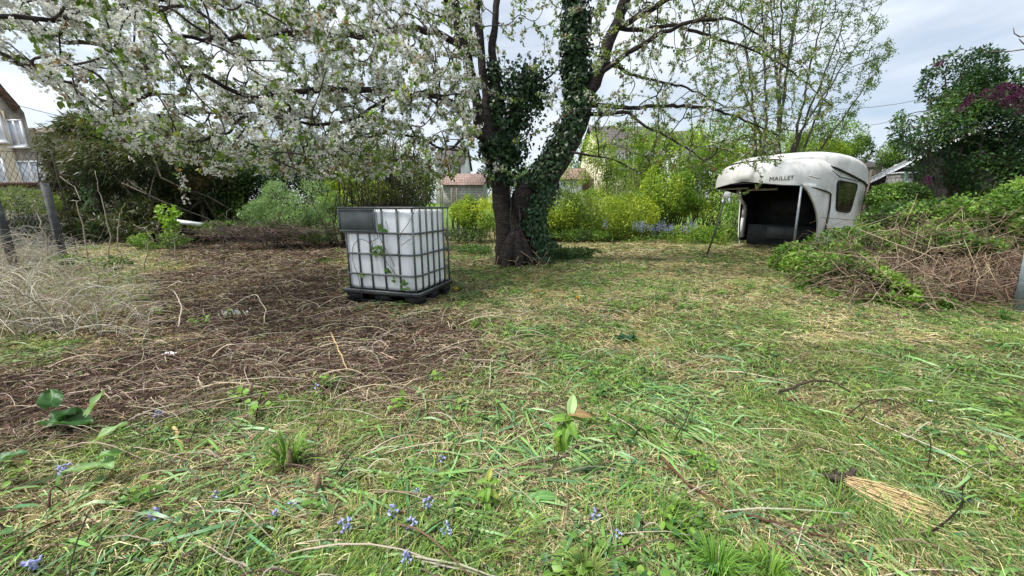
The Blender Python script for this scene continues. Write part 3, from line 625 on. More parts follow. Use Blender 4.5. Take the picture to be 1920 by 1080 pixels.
# straw bundle
def straw_bundle():
    a0, a1 = on_ground(1575, 915), on_ground(1775, 978); a = Acc(); e = empty('straw_bundle', a0, 'sheaf like bundle of pale straw with a dark root end at lower right', 'straw bundle')
    d = nrm(a1 - a0); l_ = np.linalg.norm(a1 - a0); s = np.cross(d, [0, 0, 1])
    for i in range(230):
        u0 = U(0, .25); u1 = U(.5, 1.05); w_ = rng.normal(); hh = abs(rng.normal()) * .02
        P = np.array([a0 + d * l_ * u + s * w_ * (.012 + .028 * math.sin(min(1, u) * 2.2)) + [0, 0, .012 + hh * (1 - u * .6)] for u in np.linspace(u0, u1, 6)]) + rng.normal(size=(6, 3)) * .003
        tube(a, P, .0018, 3, jitter_col((.62, .46, .25), 1, .25)[0], cap=False)
    put(a, 'straw', M['dry'], e)
    a = Acc(); c = a0 + [0, 0, .03]
    for i in range(26): tube(a, wobble(c + rng.normal(size=3) * .012, c + rng.normal(size=3) * [.04, .04, .02], 4, .2), U(.004, .012), 5)
    put(a, 'root', surf('root_dark', (.03, .02, .018), (.08, .055, .045), 30, .9, .5), e, True)
straw_bundle()
def stump(px, py, r, h, lab):
    g = on_ground(px, py); a = Acc(); tube(a, [g - [0, 0, .03], g + [0, 0, h * .5], g + [0.01, 0, h]], [r * 1.2, r, r * .7], 8); thing_mesh(a, 'cut_stub', M['sticks'][str((.25, .18, .11))], g, lab, 'stump', smooth=False)
stump(545, 888, .014, .13, 'short brown cut stub rising from a green grass tuft')
stump(598, 930, .012, .11, 'thin cut stub right of the grass tuft at lower left')
stump(472, 748, .012, .1, 'dark cut stub standing in the brown litter')

def tuft(px, py, n, L0, L1, lab, w0=.003, w1=.006, col=(.13, .24, .04)):
    g = on_ground(px, py); a = Acc(); t = np.linspace(0, 1, 6)
    for i in range(n):
        th = U(0, 6.28); L_ = U(L0, L1); r_ = U(.25, 1); out = L_ * r_ * t ** 1.3; z = L_ * (1 - r_ * .55) * np.sin(t * U(1.4, 2.7)) ; c = g + [math.cos(th) * .015, math.sin(th) * .015, 0]
        P = c + np.stack([math.cos(th) * out, math.sin(th) * out, np.maximum(z, .008)], -1); s_ = np.array([-math.sin(th), math.cos(th), 0]) * U(w0, w1); wv = np.array([.7, 1, 1, .8, .5, .05])[:, None]
        V = np.stack([P + s_ * wv, P - s_ * wv], 1).reshape(-1, 3); a.add(V, [[2 * k, 2 * k + 1, 2 * k + 3, 2 * k + 2] for k in range(5)], jitter_col(col, 1, .35)[0])
    thing_mesh(a, 'grass_tuft', M['grass'], g, lab, 'grass tuft')
tuft(545, 880, 85, .10, .24, 'tuft of broad arching grass round the short cut stub at lower left')
tuft(1340, 1085, 200, .07, .17, 'fresh upright grass clump at the bottom edge right of centre', .0012, .0022, (.13, .27, .04))
tuft(1440, 1090, 150, .06, .15, 'smaller fresh grass clump at the bottom edge beside the larger one', .0012, .0022, (.15, .28, .04))
tuft(1100, 1090, 140, .06, .16, 'straw and green grass clump at the bottom edge near the middle', .001, .002, (.22, .30, .08))
tuft(1880, 600, 120, .08, .22, 'dark green grass clump at the foot of the metal post', .0015, .003, (.09, .19, .04))

# ================================================================== WATER TANK (IBC)
def tote():
    Lc = np.array([-2.20, 4.62]); Nc = np.array([-1.115, 4.27]); ang = R(162.5)
    ex = np.array([math.cos(ang), math.sin(ang), 0]); ey = np.array([-ex[1] * -1, -ex[0], 0]); ey = np.array([math.cos(ang - R(88)), math.sin(ang - R(88)), 0])
    WX, WY, PH, HT = 1.03, .88, .16, 1.168
    o = np.array([Nc[0], Nc[1], float(hgt(*Nc)) * 0 + .0]); ez = np.array([0, 0, 1.])
    ctr = o + ex * WX / 2 + ey * WY / 2
    e = empty('water_tank', ctr, 'white plastic water tank in a grey steel cage on a black pallet', 'water tank')
    def W(x, y, z): return o + ex * x + ey * y + ez * z
    Rm = np.stack([ex, ey, ez], -1)
    def lbox(a, c, s): box(a, W(*c), s, rot=Rm)
    cage_m = surf('galvanised_tube', (.085, .095, .095), (.15, .16, .16), 16, .5, .2, metal=.35, c3=(.2, .2, .19), spec=.4)
    tank_m = surf('tank_plastic', (.74, .77, .78), (.86, .88, .90), 2.2, .35, .15, c3=(.90, .92, .93), bscale=3, bdist=.02, pos=(.2, .5)); tank_m.node_tree.nodes['Principled BSDF'].inputs['Subsurface Weight'].default_value = .0
    # grime: green-brown towards seams (own dirt noise with streaks)
    t = tank_m.node_tree; l = t.links.new; b = t.nodes['Principled BSDF']; rmp = t.nodes['Color Ramp']
    tcn = N(t, 'ShaderNodeTexCoord'); mpn = N(t, 'ShaderNodeMapping'); mpn.inputs['Scale'].default_value = (14, 14, 1.2); n2 = N(t, 'ShaderNodeTexNoise'); n2.inputs['Scale'].default_value = 1.0; n2.inputs['Detail'].default_value = 8
    r2 = N(t, 'ShaderNodeValToRGB'); r2.color_ramp.elements[0].position = .52; r2.color_ramp.elements[0].color = (0, 0, 0, 1); r2.color_ramp.elements[1].position = .78; r2.color_ramp.elements[1].color = (.75, .75, .75, 1)
    mm = N(t, 'ShaderNodeMixRGB'); mm.inputs[2].default_value = (.22, .21, .13, 1)
    l(tcn.outputs['Object'], mpn.inputs[0]); l(mpn.outputs[0], n2.inputs[0]); l(n2.outputs[0], r2.inputs[0]); l(r2.outputs[0], mm.inputs[0]); l(rmp.outputs[0], mm.inputs[1]); l(mm.outputs[0], b.inputs[0])
    trl = N(t, 'ShaderNodeBsdfTranslucent'); trl.inputs[0].default_value = (.92, .94, .95, 1); ms_ = N(t, 'ShaderNodeMixShader'); ms_.inputs[0].default_value = .04; om = t.nodes['Material Output']   # thin milky plastic lets daylight through
    l(b.outputs[0], ms_.inputs[1]); l(trl.outputs[0], ms_.inputs[2]); l(ms_.outputs[0], om.inputs[0])
    pal_m = surf('black_pallet_plastic', (.012, .013, .014), (.03, .031, .032), 10, .55, .2)
    plate_m = surf('galvanised_plate', (.10, .11, .115), (.15, .165, .165), 5, .8, .1, metal=0, spec=.1, c3=(.2, .215, .21), pos=(.3, .6))
    # tank: rounded box as stacked rounded rectangles
    a = Acc(); rings = []; prof = [(PH + .01, .07), (PH + .03, .02), (PH + .07, .004), (HT - .07, .004), (HT - .036, .012), (HT - .024, .05), (HT - .02, .3)]
    nc = 6
    for (z, ins) in prof:
        ring = []; rr = .13
        x0, x1, y0, y1 = ins, WX - ins, ins, WY - ins
        rr2 = min(rr, (x1 - x0) / 2 - .01)
        for (cx, cy, a0) in ((x1 - rr2, y1 - rr2, 0), (x0 + rr2, y1 - rr2, 90), (x0 + rr2, y0 + rr2, 180), (x1 - rr2, y0 + rr2, 270)):
            for k in range(nc + 1):
                q = R(a0 + 90 * k / nc); ring.append(W(cx + rr2 * math.cos(q), cy + rr2 * math.sin(q), z))
        rings.append(ring)
    m_ = len(rings[0]); V = np.concatenate(rings + [[W(WX / 2, WY / 2, prof[-1][0])]]); f = [[i * m_ + j, i * m_ + (j + 1) % m_, (i + 1) * m_ + (j + 1) % m_, (i + 1) * m_ + j] for i in range(len(rings) - 1) for j in range(m_)]
    a.add(V, f); k = len(rings) - 1; a.f.append(np.array([[k * m_ + j, k * m_ + (j + 1) % m_, len(V) - 1] for j in range(m_)]))
    tk = put(a, 'tank', tank_m, e, True)
    # cap on top
    a = Acc(); tube(a, [W(WX / 2, WY / 2, HT - .05), W(WX / 2, WY / 2, HT - .02)], .11, 20); put(a, 'lid', pal_m, tk)
    # pallet: deck frame, blocks, skids
    a = Acc(); lbox(a, (WX / 2, WY / 2, PH - .022), (WX + .06, WY + .06, .03))
    for i in range(3):
        for j in range(3): lbox(a, (.09 + (WX - .18) * i / 2, .09 + (WY - .18) * j / 2, .082), (.2, .17, .09))
    for j in range(3): lbox(a, (WX / 2, .09 + (WY - .18) * j / 2, .022), (WX + .04, .14, .028))
    put(a, 'pallet', pal_m, e)
    a = Acc()
    for (p, q) in (((-.02, -.02), (WX + .02, -.02)), ((WX + .02, -.02), (WX + .02, WY + .02)), ((WX + .02, WY + .02), (-.02, WY + .02)), ((-.02, WY + .02), (-.02, -.02))):
        tube(a, [W(*p, PH + .004), W(*q, PH + .004)], .014, 8)
    put(a, 'base_rail', cage_m, e)
    def loop(z, rad, out, rr=.07, r_=.011, sides=8):
        a = Acc(); P = []
        x0, x1, y0, y1 = -out, WX + out, -out, WY + out
        for (cx, cy, a0) in ((x1 - rr, y1 - rr, 0), (x0 + rr, y1 - rr, 90), (x0 + rr, y0 + rr, 180), (x1 - rr, y0 + rr, 270)):
            for k in range(5):
                q = R(a0 + 90 * k / 4); P.append(W(cx + rr * math.cos(q), cy + rr * math.sin(q), z))
        P.append(P[0]); P.insert(len(P), P[1]); tube(a, P, r_, sides, cap=False); return a
    cg = put(loop(HT, 0, .018, .03, .012), 'cage', cage_m, e, True)
    for z in (.875, .625, .375): put(loop(z, 0, .014, .12, .012), 'horizontal_bar', cage_m, cg, True)
    bars = [(x, -.002) for x in (.02, .225, .43, .62, .79, .96)] + [(x, WY + .002) for x in (.1, .33, .56, .79, .97)] + [(-.002, y) for y in (.13, .28, .43, .58, .73, .87)] + [(WX + .002, y) for y in (.15, .38, .6, .85)]
    for (x, y) in bars:
        a = Acc(); top = HT - .01
        if y < 0 and x > .5 and x < 1.1: pass
        tube(a, [W(x, y, PH), W(x, y, top)], .0125, 8); put(a, 'vertical_bar', cage_m, cg, True)
    a = Acc(); lbox(a, (.77, -.022, 1.02), (.50, .006, .255)); 
    for (c, s) in (((.77, -.027, 1.145), (.52, .012, .016)), ((.77, -.027, .897), (.52, .012, .016)), ((.518, -.027, 1.02), (.016, .012, .235)), ((1.022, -.027, 1.02), (.016, .012, .235))): lbox(a, c, s)
    put(a, 'sign_plate', plate_m, e)
    # dead and living bramble over the tank
    g = W(.95, -.25, 0); b = empty('bramble_vine', g, 'thin bramble vine with few leaves climbing over the front of the white tank', 'vine')
    a = Acc(); lv = Acc()
    def pt(u, v): # u: across from the left of the picture 0..1, v up 0..1
        return W((1 - u) * WX, -.035, PH + v * (HT - PH))
    paths = [[(.25, -.15), (.22, .2), (.15, .35), (.17, .55), (.3, .65), (.42, .6), (.6, .42), (.75, .22), (.95, .02)], [(.53, 1.0), (.55, .75), (.58, .6), (.66, .48), (.74, .33)], [(1.05, 1.0), (.97, .85), (.82, .7), (.8, .5), (.77, .45)], [(.68, .75), (.66, .85)], [(.97, .66), (.84, .58)], [(.42, .6), (.55, .66), (.5, .75)], [(.45, .62), (.46, .55), (.4, .5)]]
    for ps in paths:
        P = np.array([pt(*q) for q in ps]); tt = np.linspace(0, len(P) - 1, 4 * len(P)); Q = np.stack([np.interp(tt, np.arange(len(P)), P[:, k]) for k in range(3)], -1)
        for _ in range(3): Q[1:-1] = (Q[:-2] + Q[2:] + 2 * Q[1:-1]) / 4
        tube(a, Q + rng.normal(size=Q.shape) * .003, .0035, 5)
    for (u, v) in ((.6, .76), (.62, .74), (.58, .78), (.48, .52), (.5, .48), (.55, .52), (.6, .5), (.66, .3), (.68, .27), (.84, .1), (.88, .08), (.86, .13), (.24, .2), (.73, .18), (.52, .56)):
        n = 3; pos = np.tile(pt(u, v), (n, 1)) + [0, -.01, 0] + rng.normal(size=(n, 3)) * .008
        leaves(lv, pos, nrm(rng.normal(size=(n, 3)) * [1, .3, 1]), np.tile([0.1, -1., .3], (n, 1)), U(.04, .065, n), jitter_col((.10, .20, .04), n, .25), '6', 1.3)
    put(a, 'stem', M['twigbark'], b, True); put(lv, 'leaves', M['leaf'], b)
tote()

# ================================================================== LORRY SLEEPER CAPSULE
def capsule():
    psi = R(61); s = np.array([math.sin(psi), math.cos(psi), 0]); wv = np.array([-math.cos(psi), math.sin(psi), 0]); ez = np.array([0, 0, 1.])
    O = np.array([7.18, 8.78, .12])       # near front foot of the side wall
    e = empty('caravan_shell', O + s * 1 + wv * 1.05, 'weathered white fibreglass lorry sleeper shell with open dark underside in the undergrowth', 'camper shell')
    def Wp(u, v, z): return O + s * u + wv * v + ez * z
    white = surf('dirty_white_fibreglass', (.46, .45, .41), (.74, .73, .70), 1.6, .5, .12, detail=10, c3=(.80, .80, .78), bscale=2, bdist=.03, pos=(.25, .55))
    t = white.node_tree; l = t.links.new; b = t.nodes['Principled BSDF']; rmp = t.nodes['Color Ramp']
    tcn = N(t, 'ShaderNodeTexCoord'); gm = N(t, 'ShaderNodeNewGeometry'); sx = N(t, 'ShaderNodeSeparateXYZ'); n2 = N(t, 'ShaderNodeTexNoise'); n2.inputs['Scale'].default_value = 9; n2.inputs['Detail'].default_value = 10; n2.inputs['Roughness'].default_value = .75
    mpn = N(t, 'ShaderNodeMapping'); mpn.inputs['Scale'].default_value = (1, 1, .35)
    r2 = N(t, 'ShaderNodeValToRGB'); r2.color_ramp.elements[0].position = .48; r2.color_ramp.elements[0].color = (0, 0, 0, 1); r2.color_ramp.elements[1].position = .72; r2.color_ramp.elements[1].color = (.5, .5, .5, 1)
    ml = N(t, 'ShaderNodeMath', operation='MULTIPLY'); mr = N(t, 'ShaderNodeMapRange'); mr.inputs[1].default_value = -.1; mr.inputs[2].default_value = .9; mr.inputs[3].default_value = .35; mr.inputs[4].default_value = 1.3
    mm = N(t, 'ShaderNodeMixRGB'); mm.inputs[2].default_value = (.16, .145, .11, 1)
    l(tcn.outputs['Object'], mpn.inputs[0]); l(mpn.outputs[0], n2.inputs[0]); l(n2.outputs[0], r2.inputs[0]); l(gm.outputs['Normal'], sx.inputs[0]); l(sx.outputs[2], mr.inputs[0]); l(r2.outputs[0], ml.inputs[0]); l(mr.outputs[0], ml.inputs[1])
    l(ml.outputs[0], mm.inputs[0]); l(rmp.outputs[0], mm.inputs[1]); l(mm.outputs[0], b.inputs[0])
    dark = surf('shade_lining', (.008, .008, .009), (.02, .02, .021), 6, .8, .1)  # near-black colour paints in the shade inside the shell
    rub = surf('black_rubber', (.01, .01, .01), (.02, .02, .02), 10, .6, 0)
    Wd = 2.1; LN = 2.75; half = Wd / 2
    # upper shell: stations along u, half width, top, lip
    st = [(-1.42, .30, 1.78, 1.60), (-1.36, .55, 1.92, 1.56), (-1.25, .76, 2.02, 1.53), (-1.05, .92, 2.10, 1.52), (-.8, .99, 2.15, 1.51), (-.4, 1.03, 2.2, 1.48), (0, 1.05, 2.24, 1.43), (.36, 1.05, 2.27, 1.37), (.41, 1.05, 2.27, .12), (.7, 1.05, 2.28, .1), (1.1, 1.05, 2.29, .1), (1.6, 1.04, 2.26, .1), (2.1, 1.02, 2.18, .1), (2.45, .97, 2.05, .1), (2.62, .88, 1.9, .1), (2.72, .72, 1.7, .12)]
    def dense(st, n):
        A = np.array(st); tt = np.linspace(0, len(A) - 1, n); return np.stack([np.interp(tt, np.arange(len(A)), A[:, k]) for k in range(4)], -1)
    D = dense(st, 96)
    for _ in range(3): D[1:-1, :3] = (D[:-2, :3] + D[2:, :3] + 2 * D[1:-1, :3]) / 4
    def side_v(u, z):       # inward lean of the side below its widest line
        return .045 * max(0, 1.15 - z) ** 2
    def shift_u(u, z): return u - .45 * max(0, .95 - z) ** 1.3 * max(0, u / 2.7) ** 3
    def section(u, hw, top, lip, n=33, ex=.5, k0=0, drop=.62):
        P = []; zb = max(lip + .012, top - drop)
        for j in range(n):
            jj = min(j, n - 1 - j)
            if jj < 7: x = hw; z = lip + (zb - lip) * jj / 7.
            else:
                q = math.pi / 2 * (jj - 7) / ((n - 1) / 2 - 7); x = hw * math.cos(q) ** ex if q < 1.5707 else 0; z = zb + (top - zb) * math.sin(q) ** .72
            x = x - side_v(u, z); x = x if j <= n // 2 else -x
            P.append(Wp(shift_u(u, z), half - x, z))
        return P
    n = 33; V = np.array([section(*d) for d in D]); a = Acc(); V = V.reshape(-1, 3); m_ = len(D)
    F = [[i * n + j, (i + 1) * n + j, (i + 1) * n + j + 1, i * n + j + 1] for i in range(m_ - 1) for j in range(n - 1)]
    cen = Wp(-1.44, half, 1.63); V2 = np.concatenate([V, [cen], [Wp(2.74, half, 1.1)]]); a.add(V2, F); V2h = V2.copy()
    a.f.append(np.array([[j, j + 1, len(V2) - 2] for j in range(n - 1)])); a.f.append(np.array([[(m_ - 1) * n + j + 1, (m_ - 1) * n + j, len(V2) - 1] for j in range(n - 1)]))
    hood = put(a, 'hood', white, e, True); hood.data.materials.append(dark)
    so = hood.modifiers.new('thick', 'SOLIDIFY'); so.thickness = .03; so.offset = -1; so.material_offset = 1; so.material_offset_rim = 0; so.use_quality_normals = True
    # roof cap: a raised lid over the rear two thirds, running forward in a narrower tongue
    st2 = [(-1.05, .60, 2.13, 2.02), (-.7, .72, 2.235, 2.05), (-.3, .78, 2.30, 2.06), (.0, .82, 2.335, 2.05), (.2, .94, 2.355, 1.99), (.4, 1.06, 2.36, 1.93), (.8, 1.075, 2.365, 1.86), (1.4, 1.07, 2.35, 1.77), (2.0, 1.05, 2.27, 1.68), (2.4, 1.0, 2.14, 1.61), (2.65, .9, 1.98, 1.57), (2.78, .76, 1.78, 1.55), (2.83, .5, 1.64, 1.545)]
    D2 = dense(st2, 50)
    for _ in range(2): D2[1:-1] = (D2[:-2] + D2[2:] + 2 * D2[1:-1]) / 4
    V = np.array([section(*d, drop=.3) for d in D2]).reshape(-1, 3); a = Acc(); m2 = len(D2)
    a.add(V, [[i * n + j, i * n + j + 1, (i + 1) * n + j + 1, (i + 1) * n + j] for i in range(m2 - 1) for j in range(n - 1)])
    rf = put(a, 'roof', white, e, True)
    a = Acc()
    for side in (0, -1): 
        L_ = V.reshape(m2, n, 3)[:, side]; q = L_ + (wv * (-.012 if side == 0 else .012)) ; tube(a, q, .018, 6)
    put(a, 'seam', rub, rf, True)
    # side walls with the sweeping front edge
    edge = [(-.92, 1.50), (-.78, 1.44), (-.55, 1.31), (-.30, 1.12), (-.08, .90), (.08, .66), (.17, .42), (.2, .15), (0.2, -.05)]
    zr = np.linspace(0, 1, 14); ez_ = np.array(edge)
    pil = []
    for (z_, px_) in ((1.52, 1386), (1.28, 1389), (1.08, 1397), (.75, 1395), (.2, 1390)):
        us = np.linspace(-1.2, .6, 120); pil.append((us[np.argmin([abs(topix(Wp(u_, Wd - .08, z_))[0] - px_) for u_ in us])], z_))
    def wall(sd):
        # grid: rows follow z, columns from front edge to the rear
        a = Acc(); V = []; zs = np.linspace(1.56, -.05, 22); cols = 30
        for z in zs:
            uf = np.interp(-z, -ez_[:, 1], ez_[:, 0]) if z < 1.5 else -.92
            if sd: uf = np.interp(z, [q_[1] for q_ in pil][::-1], [q_[0] for q_ in pil][::-1])
            for k in range(cols):
                t_ = k / (cols - 1); u = uf + (.5 - uf) * t_
                taper = .04 * max(0, (1.25 - z)) ** 2 + (.16 * (max(0, u - 1.9) / .8) ** 2.2)
                if z > 1.5 : taper += 0
                fl = .06 * math.exp(-((u - uf) / .25) ** 2) * (1 if z < 1.4 else 0)
                u2 = u
                off = .02 + taper + fl * 0
                V.append(Wp(u2, off if sd == 0 else Wd - off, z))
        a.add(V, [[i * cols + j, i * cols + j + 1, (i + 1) * cols + j + 1, (i + 1) * cols + j] if sd else [i * cols + j, (i + 1) * cols + j, (i + 1) * cols + j + 1, i * cols + j + 1] for i in range(21) for j in range(cols - 1)])
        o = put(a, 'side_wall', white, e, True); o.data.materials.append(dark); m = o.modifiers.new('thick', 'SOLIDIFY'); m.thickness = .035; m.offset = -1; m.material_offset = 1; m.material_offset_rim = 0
        return np.array(V).reshape(22, cols, 3), o
    Vn, wn = wall(0); Vf, wf = wall(1)
    # rear wall, bulkhead, floor
    Rm = np.stack([s, wv, ez], -1)
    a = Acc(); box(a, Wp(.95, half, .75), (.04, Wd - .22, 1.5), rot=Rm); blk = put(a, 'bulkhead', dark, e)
    a = Acc(); box(a, Wp(.9, half, 1.05), (.05, .95, .36), rot=Rm); box(a, Wp(.72, half, .3), (.45, 1.6, .55), rot=Rm); put(a, 'bunk_box', surf('shade_grey_lining', (.02, .022, .024), (.04, .042, .045), 8, .7, .1), blk)  # interior shade is put into this dark grey too
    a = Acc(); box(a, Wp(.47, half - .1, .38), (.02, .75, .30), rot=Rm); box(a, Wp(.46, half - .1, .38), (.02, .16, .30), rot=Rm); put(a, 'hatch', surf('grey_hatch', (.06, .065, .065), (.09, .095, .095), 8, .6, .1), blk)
    # window on the near side: rounded quad, with frame
    def wpt(px, py, lift):      # point of the near wall behind a place on it
        return Wp(shift_u(px, py), side_v(px, py) - lift + .004, py)
    q = [(.52, 1.68), (1.66, 1.62), (1.52, .90), (.74, .96)]
    def rounded(q, r, k=5):
        q = np.array(q, float); out = []
        for i in range(4):
            p = q[i]; a_ = q[i - 1] - p; b_ = q[(i + 1) % 4] - p; a_ /= np.linalg.norm(a_); b_ /= np.linalg.norm(b_)
            for j in range(k):
                u_ = j / (k - 1); out.append((1 - u_) ** 2 * (p + a_ * r) + 2 * u_ * (1 - u_) * p + u_ * u_ * (p + b_ * r))
        return np.array(out)
    outl = rounded(q, .14); cen = outl.mean(0)
    def plate(scale, lift, lift_c):
        P = [wpt(*(cen + (p - cen) * scale), lift) for p in outl]; return P
    a = Acc(); P1 = plate(1, .035, 0); P2 = plate(1, .0, 0); P3 = plate(.9, .035, 0); P4 = plate(.9, .028, 0); k = len(P1)
    V = P2 + P1 + P3 + P4; f = [[r_ * k + j, r_ * k + (j + 1) % k, (r_ + 1) * k + (j + 1) % k, (r_ + 1) * k + j] for r_ in range(3) for j in range(k)]
    a.add(V, f); wi = put(a, 'window', rub, e, True)
    a = Acc(); P = plate(.91, .03, 0); a.add(P + [np.mean(P, 0)], [[j, (j + 1) % k, k] for j in range(k)])
    gl = surf('brown_tinted_glass', (.018, .013, .009), (.05, .038, .027), 3, .12, 0, spec=.6); put(a, 'pane', gl, wi, True)
    # drip strip over the window, moulding seam on the hood lip, vertical seam
    a = Acc(); tube(a, [wpt(.1, 1.86, .05), wpt(.5, 1.74, .06), wpt(1.1, 1.70, .06), wpt(1.7, 1.66, .05)], [.006, .011, .011, .006], 6); put(a, 'rain_strip', rub, e, True)
    a = Acc(); Lp = np.array([section(*d)[0] for d in D])[4:50] ; tube(a, Lp + wv * -.008 - ez * .01, .012, 5)
    tube(a, np.array([section(*D[k_])[0] for k_ in (4, 2, 0)] + [section(*D[k_])[-1] for k_ in (0, 2, 4)]) - ez * .01, .012, 5); put(a, 'lip_seal', rub, e, True)
    a = Acc(); tube(a, [wpt(.36, 1.36, .012), wpt(.42, 1.1, .012), wpt(.46, .8, .012), wpt(.44, .45, .012)], .006, 5); tube(a, [wpt(.46, .55, .008), wpt(1.2, .53, .008), wpt(1.5, .52, .008)], .006, 5); put(a, 'panel_gap', rub, e, True)
    a = Acc(); tube(a, [Wp(-.86, -.06, 1.70), Wp(-.62, -.07, 1.675), Wp(-.48, -.065, 1.665)], .014, 6); tube(a, [Wp(-.86, -.02, 1.72), Wp(-.86, -.07, 1.70)], .016, 6); put(a, 'grab_handle', surf('beige_handle', (.4, .37, .3), (.5, .47, .4), 8, .6, .2), e)
    # struts
    a = Acc(); f0 = Wp(-.96, .05, 1.5); gz = hgt(f0[0] - .06, f0[1]); tube(a, [f0, np.array([f0[0] + .05, f0[1], gz - .05])], .024, 10)
    put(a, 'prop_pole', surf('steel_prop', (.22, .24, .26), (.34, .36, .38), 10, .45, .1, metal=.5), e, True)
    # far fairing edge, thick white
    a = Acc(); P = [Wp(u_, Wd - .06, z_) for u_, z_ in pil]
    for i in range(4):
        p, q_ = P[i], P[i + 1]; w0, w1 = [(.05, .03), (.03, .05), (.05, .08), (.08, .09)][i]
        V = [p - s * w0 - wv * .06, p + s * w0 - wv * .06, p + s * w0 + wv * .03, p - s * w0 + wv * .03, q_ - s * w1 - wv * .06, q_ + s * w1 - wv * .06, q_ + s * w1 + wv * .03, q_ - s * w1 + wv * .03]
        a.add(V, [[0, 1, 5, 4], [1, 2, 6, 5], [2, 3, 7, 6], [3, 0, 4, 7], [0, 3, 2, 1], [4, 5, 6, 7]])
    put(a, 'fairing_post', white, e)
    # under-hood battens
    a = Acc(); box(a, Wp(-1.0, 1.5, 1.5), (.06, .7, .04), rot=Rm); box(a, Wp(-.7, 1.0, 1.47), (.06, .7, .05), rot=Rm); put(a, 'batten', surf('pale_wood', (.3, .27, .2), (.42, .38, .3), 8, .8, .2), e)
    # lettering, following the hood: find surface points
    tx = bpy.data.curves.new('lettering', 'FONT'); tx.body = 'MAILLET'; tx.size = .135; tx.extrude = .004; tx.space_character = 1.08; tx.align_x = 'CENTER'; tx.shear = .05
    to = bpy.data.objects.new('tmp', tx); C.objects.link(to); bpy.context.view_layer.update()
    me = bpy.data.meshes.new_from_object(to.evaluated_get(bpy.context.evaluated_depsgraph_get())); bpy.data.objects.remove(to)
    from mathutils.bvhtree import BVHTree
    bvh = BVHTree.FromPolygons([Vector(v) for v in V2h], F)
    cc = None
    for _k in range(1):
        d0 = Vector(ray(1466, 334)).normalized(); hit = bvh.ray_cast(Vector((0, 0, CAMZ)), d0)[0]; cc = np.array(hit)
    hl = np.array(bvh.ray_cast(Vector((0, 0, CAMZ)), Vector(ray(1443, 335)).normalized())[0]); hr = np.array(bvh.ray_cast(Vector((0, 0, CAMZ)), Vector(ray(1489, 332)).normalized())[0])
    tx_ = nrm((hr - hl) * [1, 1, 1]); nn = nrm(np.cross(tx_, ez)); nn = nn if nn[1] < 0 else -nn; upv = np.cross(nn, tx_); upv = upv if upv[2] > 0 else -upv
    co = np.array([v.co[:] for v in me.vertices]); sc_ = np.linalg.norm(hr - hl) / (co[:, 0].max() - co[:, 0].min()); out = []
    for x, y, z in co:
        o_ = cc + tx_ * x * sc_ + upv * (y - .045) * sc_ * 1.05 + nn * .6; h_ = bvh.ray_cast(Vector(o_), Vector(-nn)); p_ = np.array(h_[0]) if h_[0] is not None else o_ - nn * .6
        out.append(p_ + nn * (.006 + z))
    ctr = np.array(e.location)
    for v, c_ in zip(me.vertices, out): v.co = Vector(c_ - ctr)
    link('lettering', me, surf('faded_letters', (.06, .055, .05), (.12, .11, .10), 40, .7, 0), e)
capsule()

# leaning rod left of the shell, with disc
def rod():
    a = Acc(); b = on_ground(1325, 478); t = atY(1362, 365, b[1] - .5); tube(a, [b, (b + t) / 2 + [.01, 0, -.02], t], .02, 8)
    thing_mesh(a, 'leaning_pole', surf('mossy_pole', (.08, .09, .07), (.15, .16, .13), 12, .8, .3), b, 'thin grey green pole leaning left of the white shell', 'pole', smooth=True)
    a = Acc(); c = atY(1364, 366, b[1] - .56); q = np.arange(14) * 2 * math.pi / 14; tube(a, [c, c + [0, .03, 0]], .075, 14); thing_mesh(a, 'white_disc', surf('white_disc', (.6, .6, .58), (.78, .78, .76), 8, .5, .2), c, 'small round white disc at the top of the leaning pole', 'disc')
rod()
# white pipe in the left background
def pipe():
    a = Acc(); p = atY(328, 415, 11.5); q = atY(380, 422, 11.5); tube(a, [p, q], .07, 14)
    e = empty('white_pipe', p, 'white plastic pipe lying in the shade beside a yellow green shrub', 'pipe'); put(a, 'pipe_body', M['pipe'], e, True); a = Acc(); tube(a, [p - [.04, 0, 0], p + [.03, 0, 0]], .11, 16); put(a, 'pipe_socket', M['pipe'], e, True)
M['pipe'] = surf('white_pvc', (.5, .52, .52), (.7, .72, .72), 4, .4, .1)
pipe()
# grey metal post, right edge
def rpost():
    b = on_ground(1924, 592); a = Acc(); H = 1.05
    poly = [(0, 0), (.16, 0), (.16, .05), (.05, .05), (.05, .16), (0, .16)]
    top = atY(1956, 440, b[1] + .02); ax = nrm(top - b); b0 = b - ax * .1
    rz = R(25); ux = np.array([math.cos(rz), math.sin(rz), 0]); uy = np.array([-math.sin(rz), math.cos(rz), 0])
    prism(a, [(0, 0), (.12, 0), (.12, .1), (0, .1)], b0, ux, uy, ax * 1.5); prism(a, [(-.02, -.012), (.02, -.012), (.02, -.001), (-.02, -.001)], b0, ux, uy, ax * 1.5)
    thing_mesh(a, 'metal_post', surf('galvanised_post', (.26, .32, .36), (.36, .42, .46), 6, .6, .1, metal=0), b, 'blue grey metal post leaning at the right edge of the lawn', 'post')
rpost()

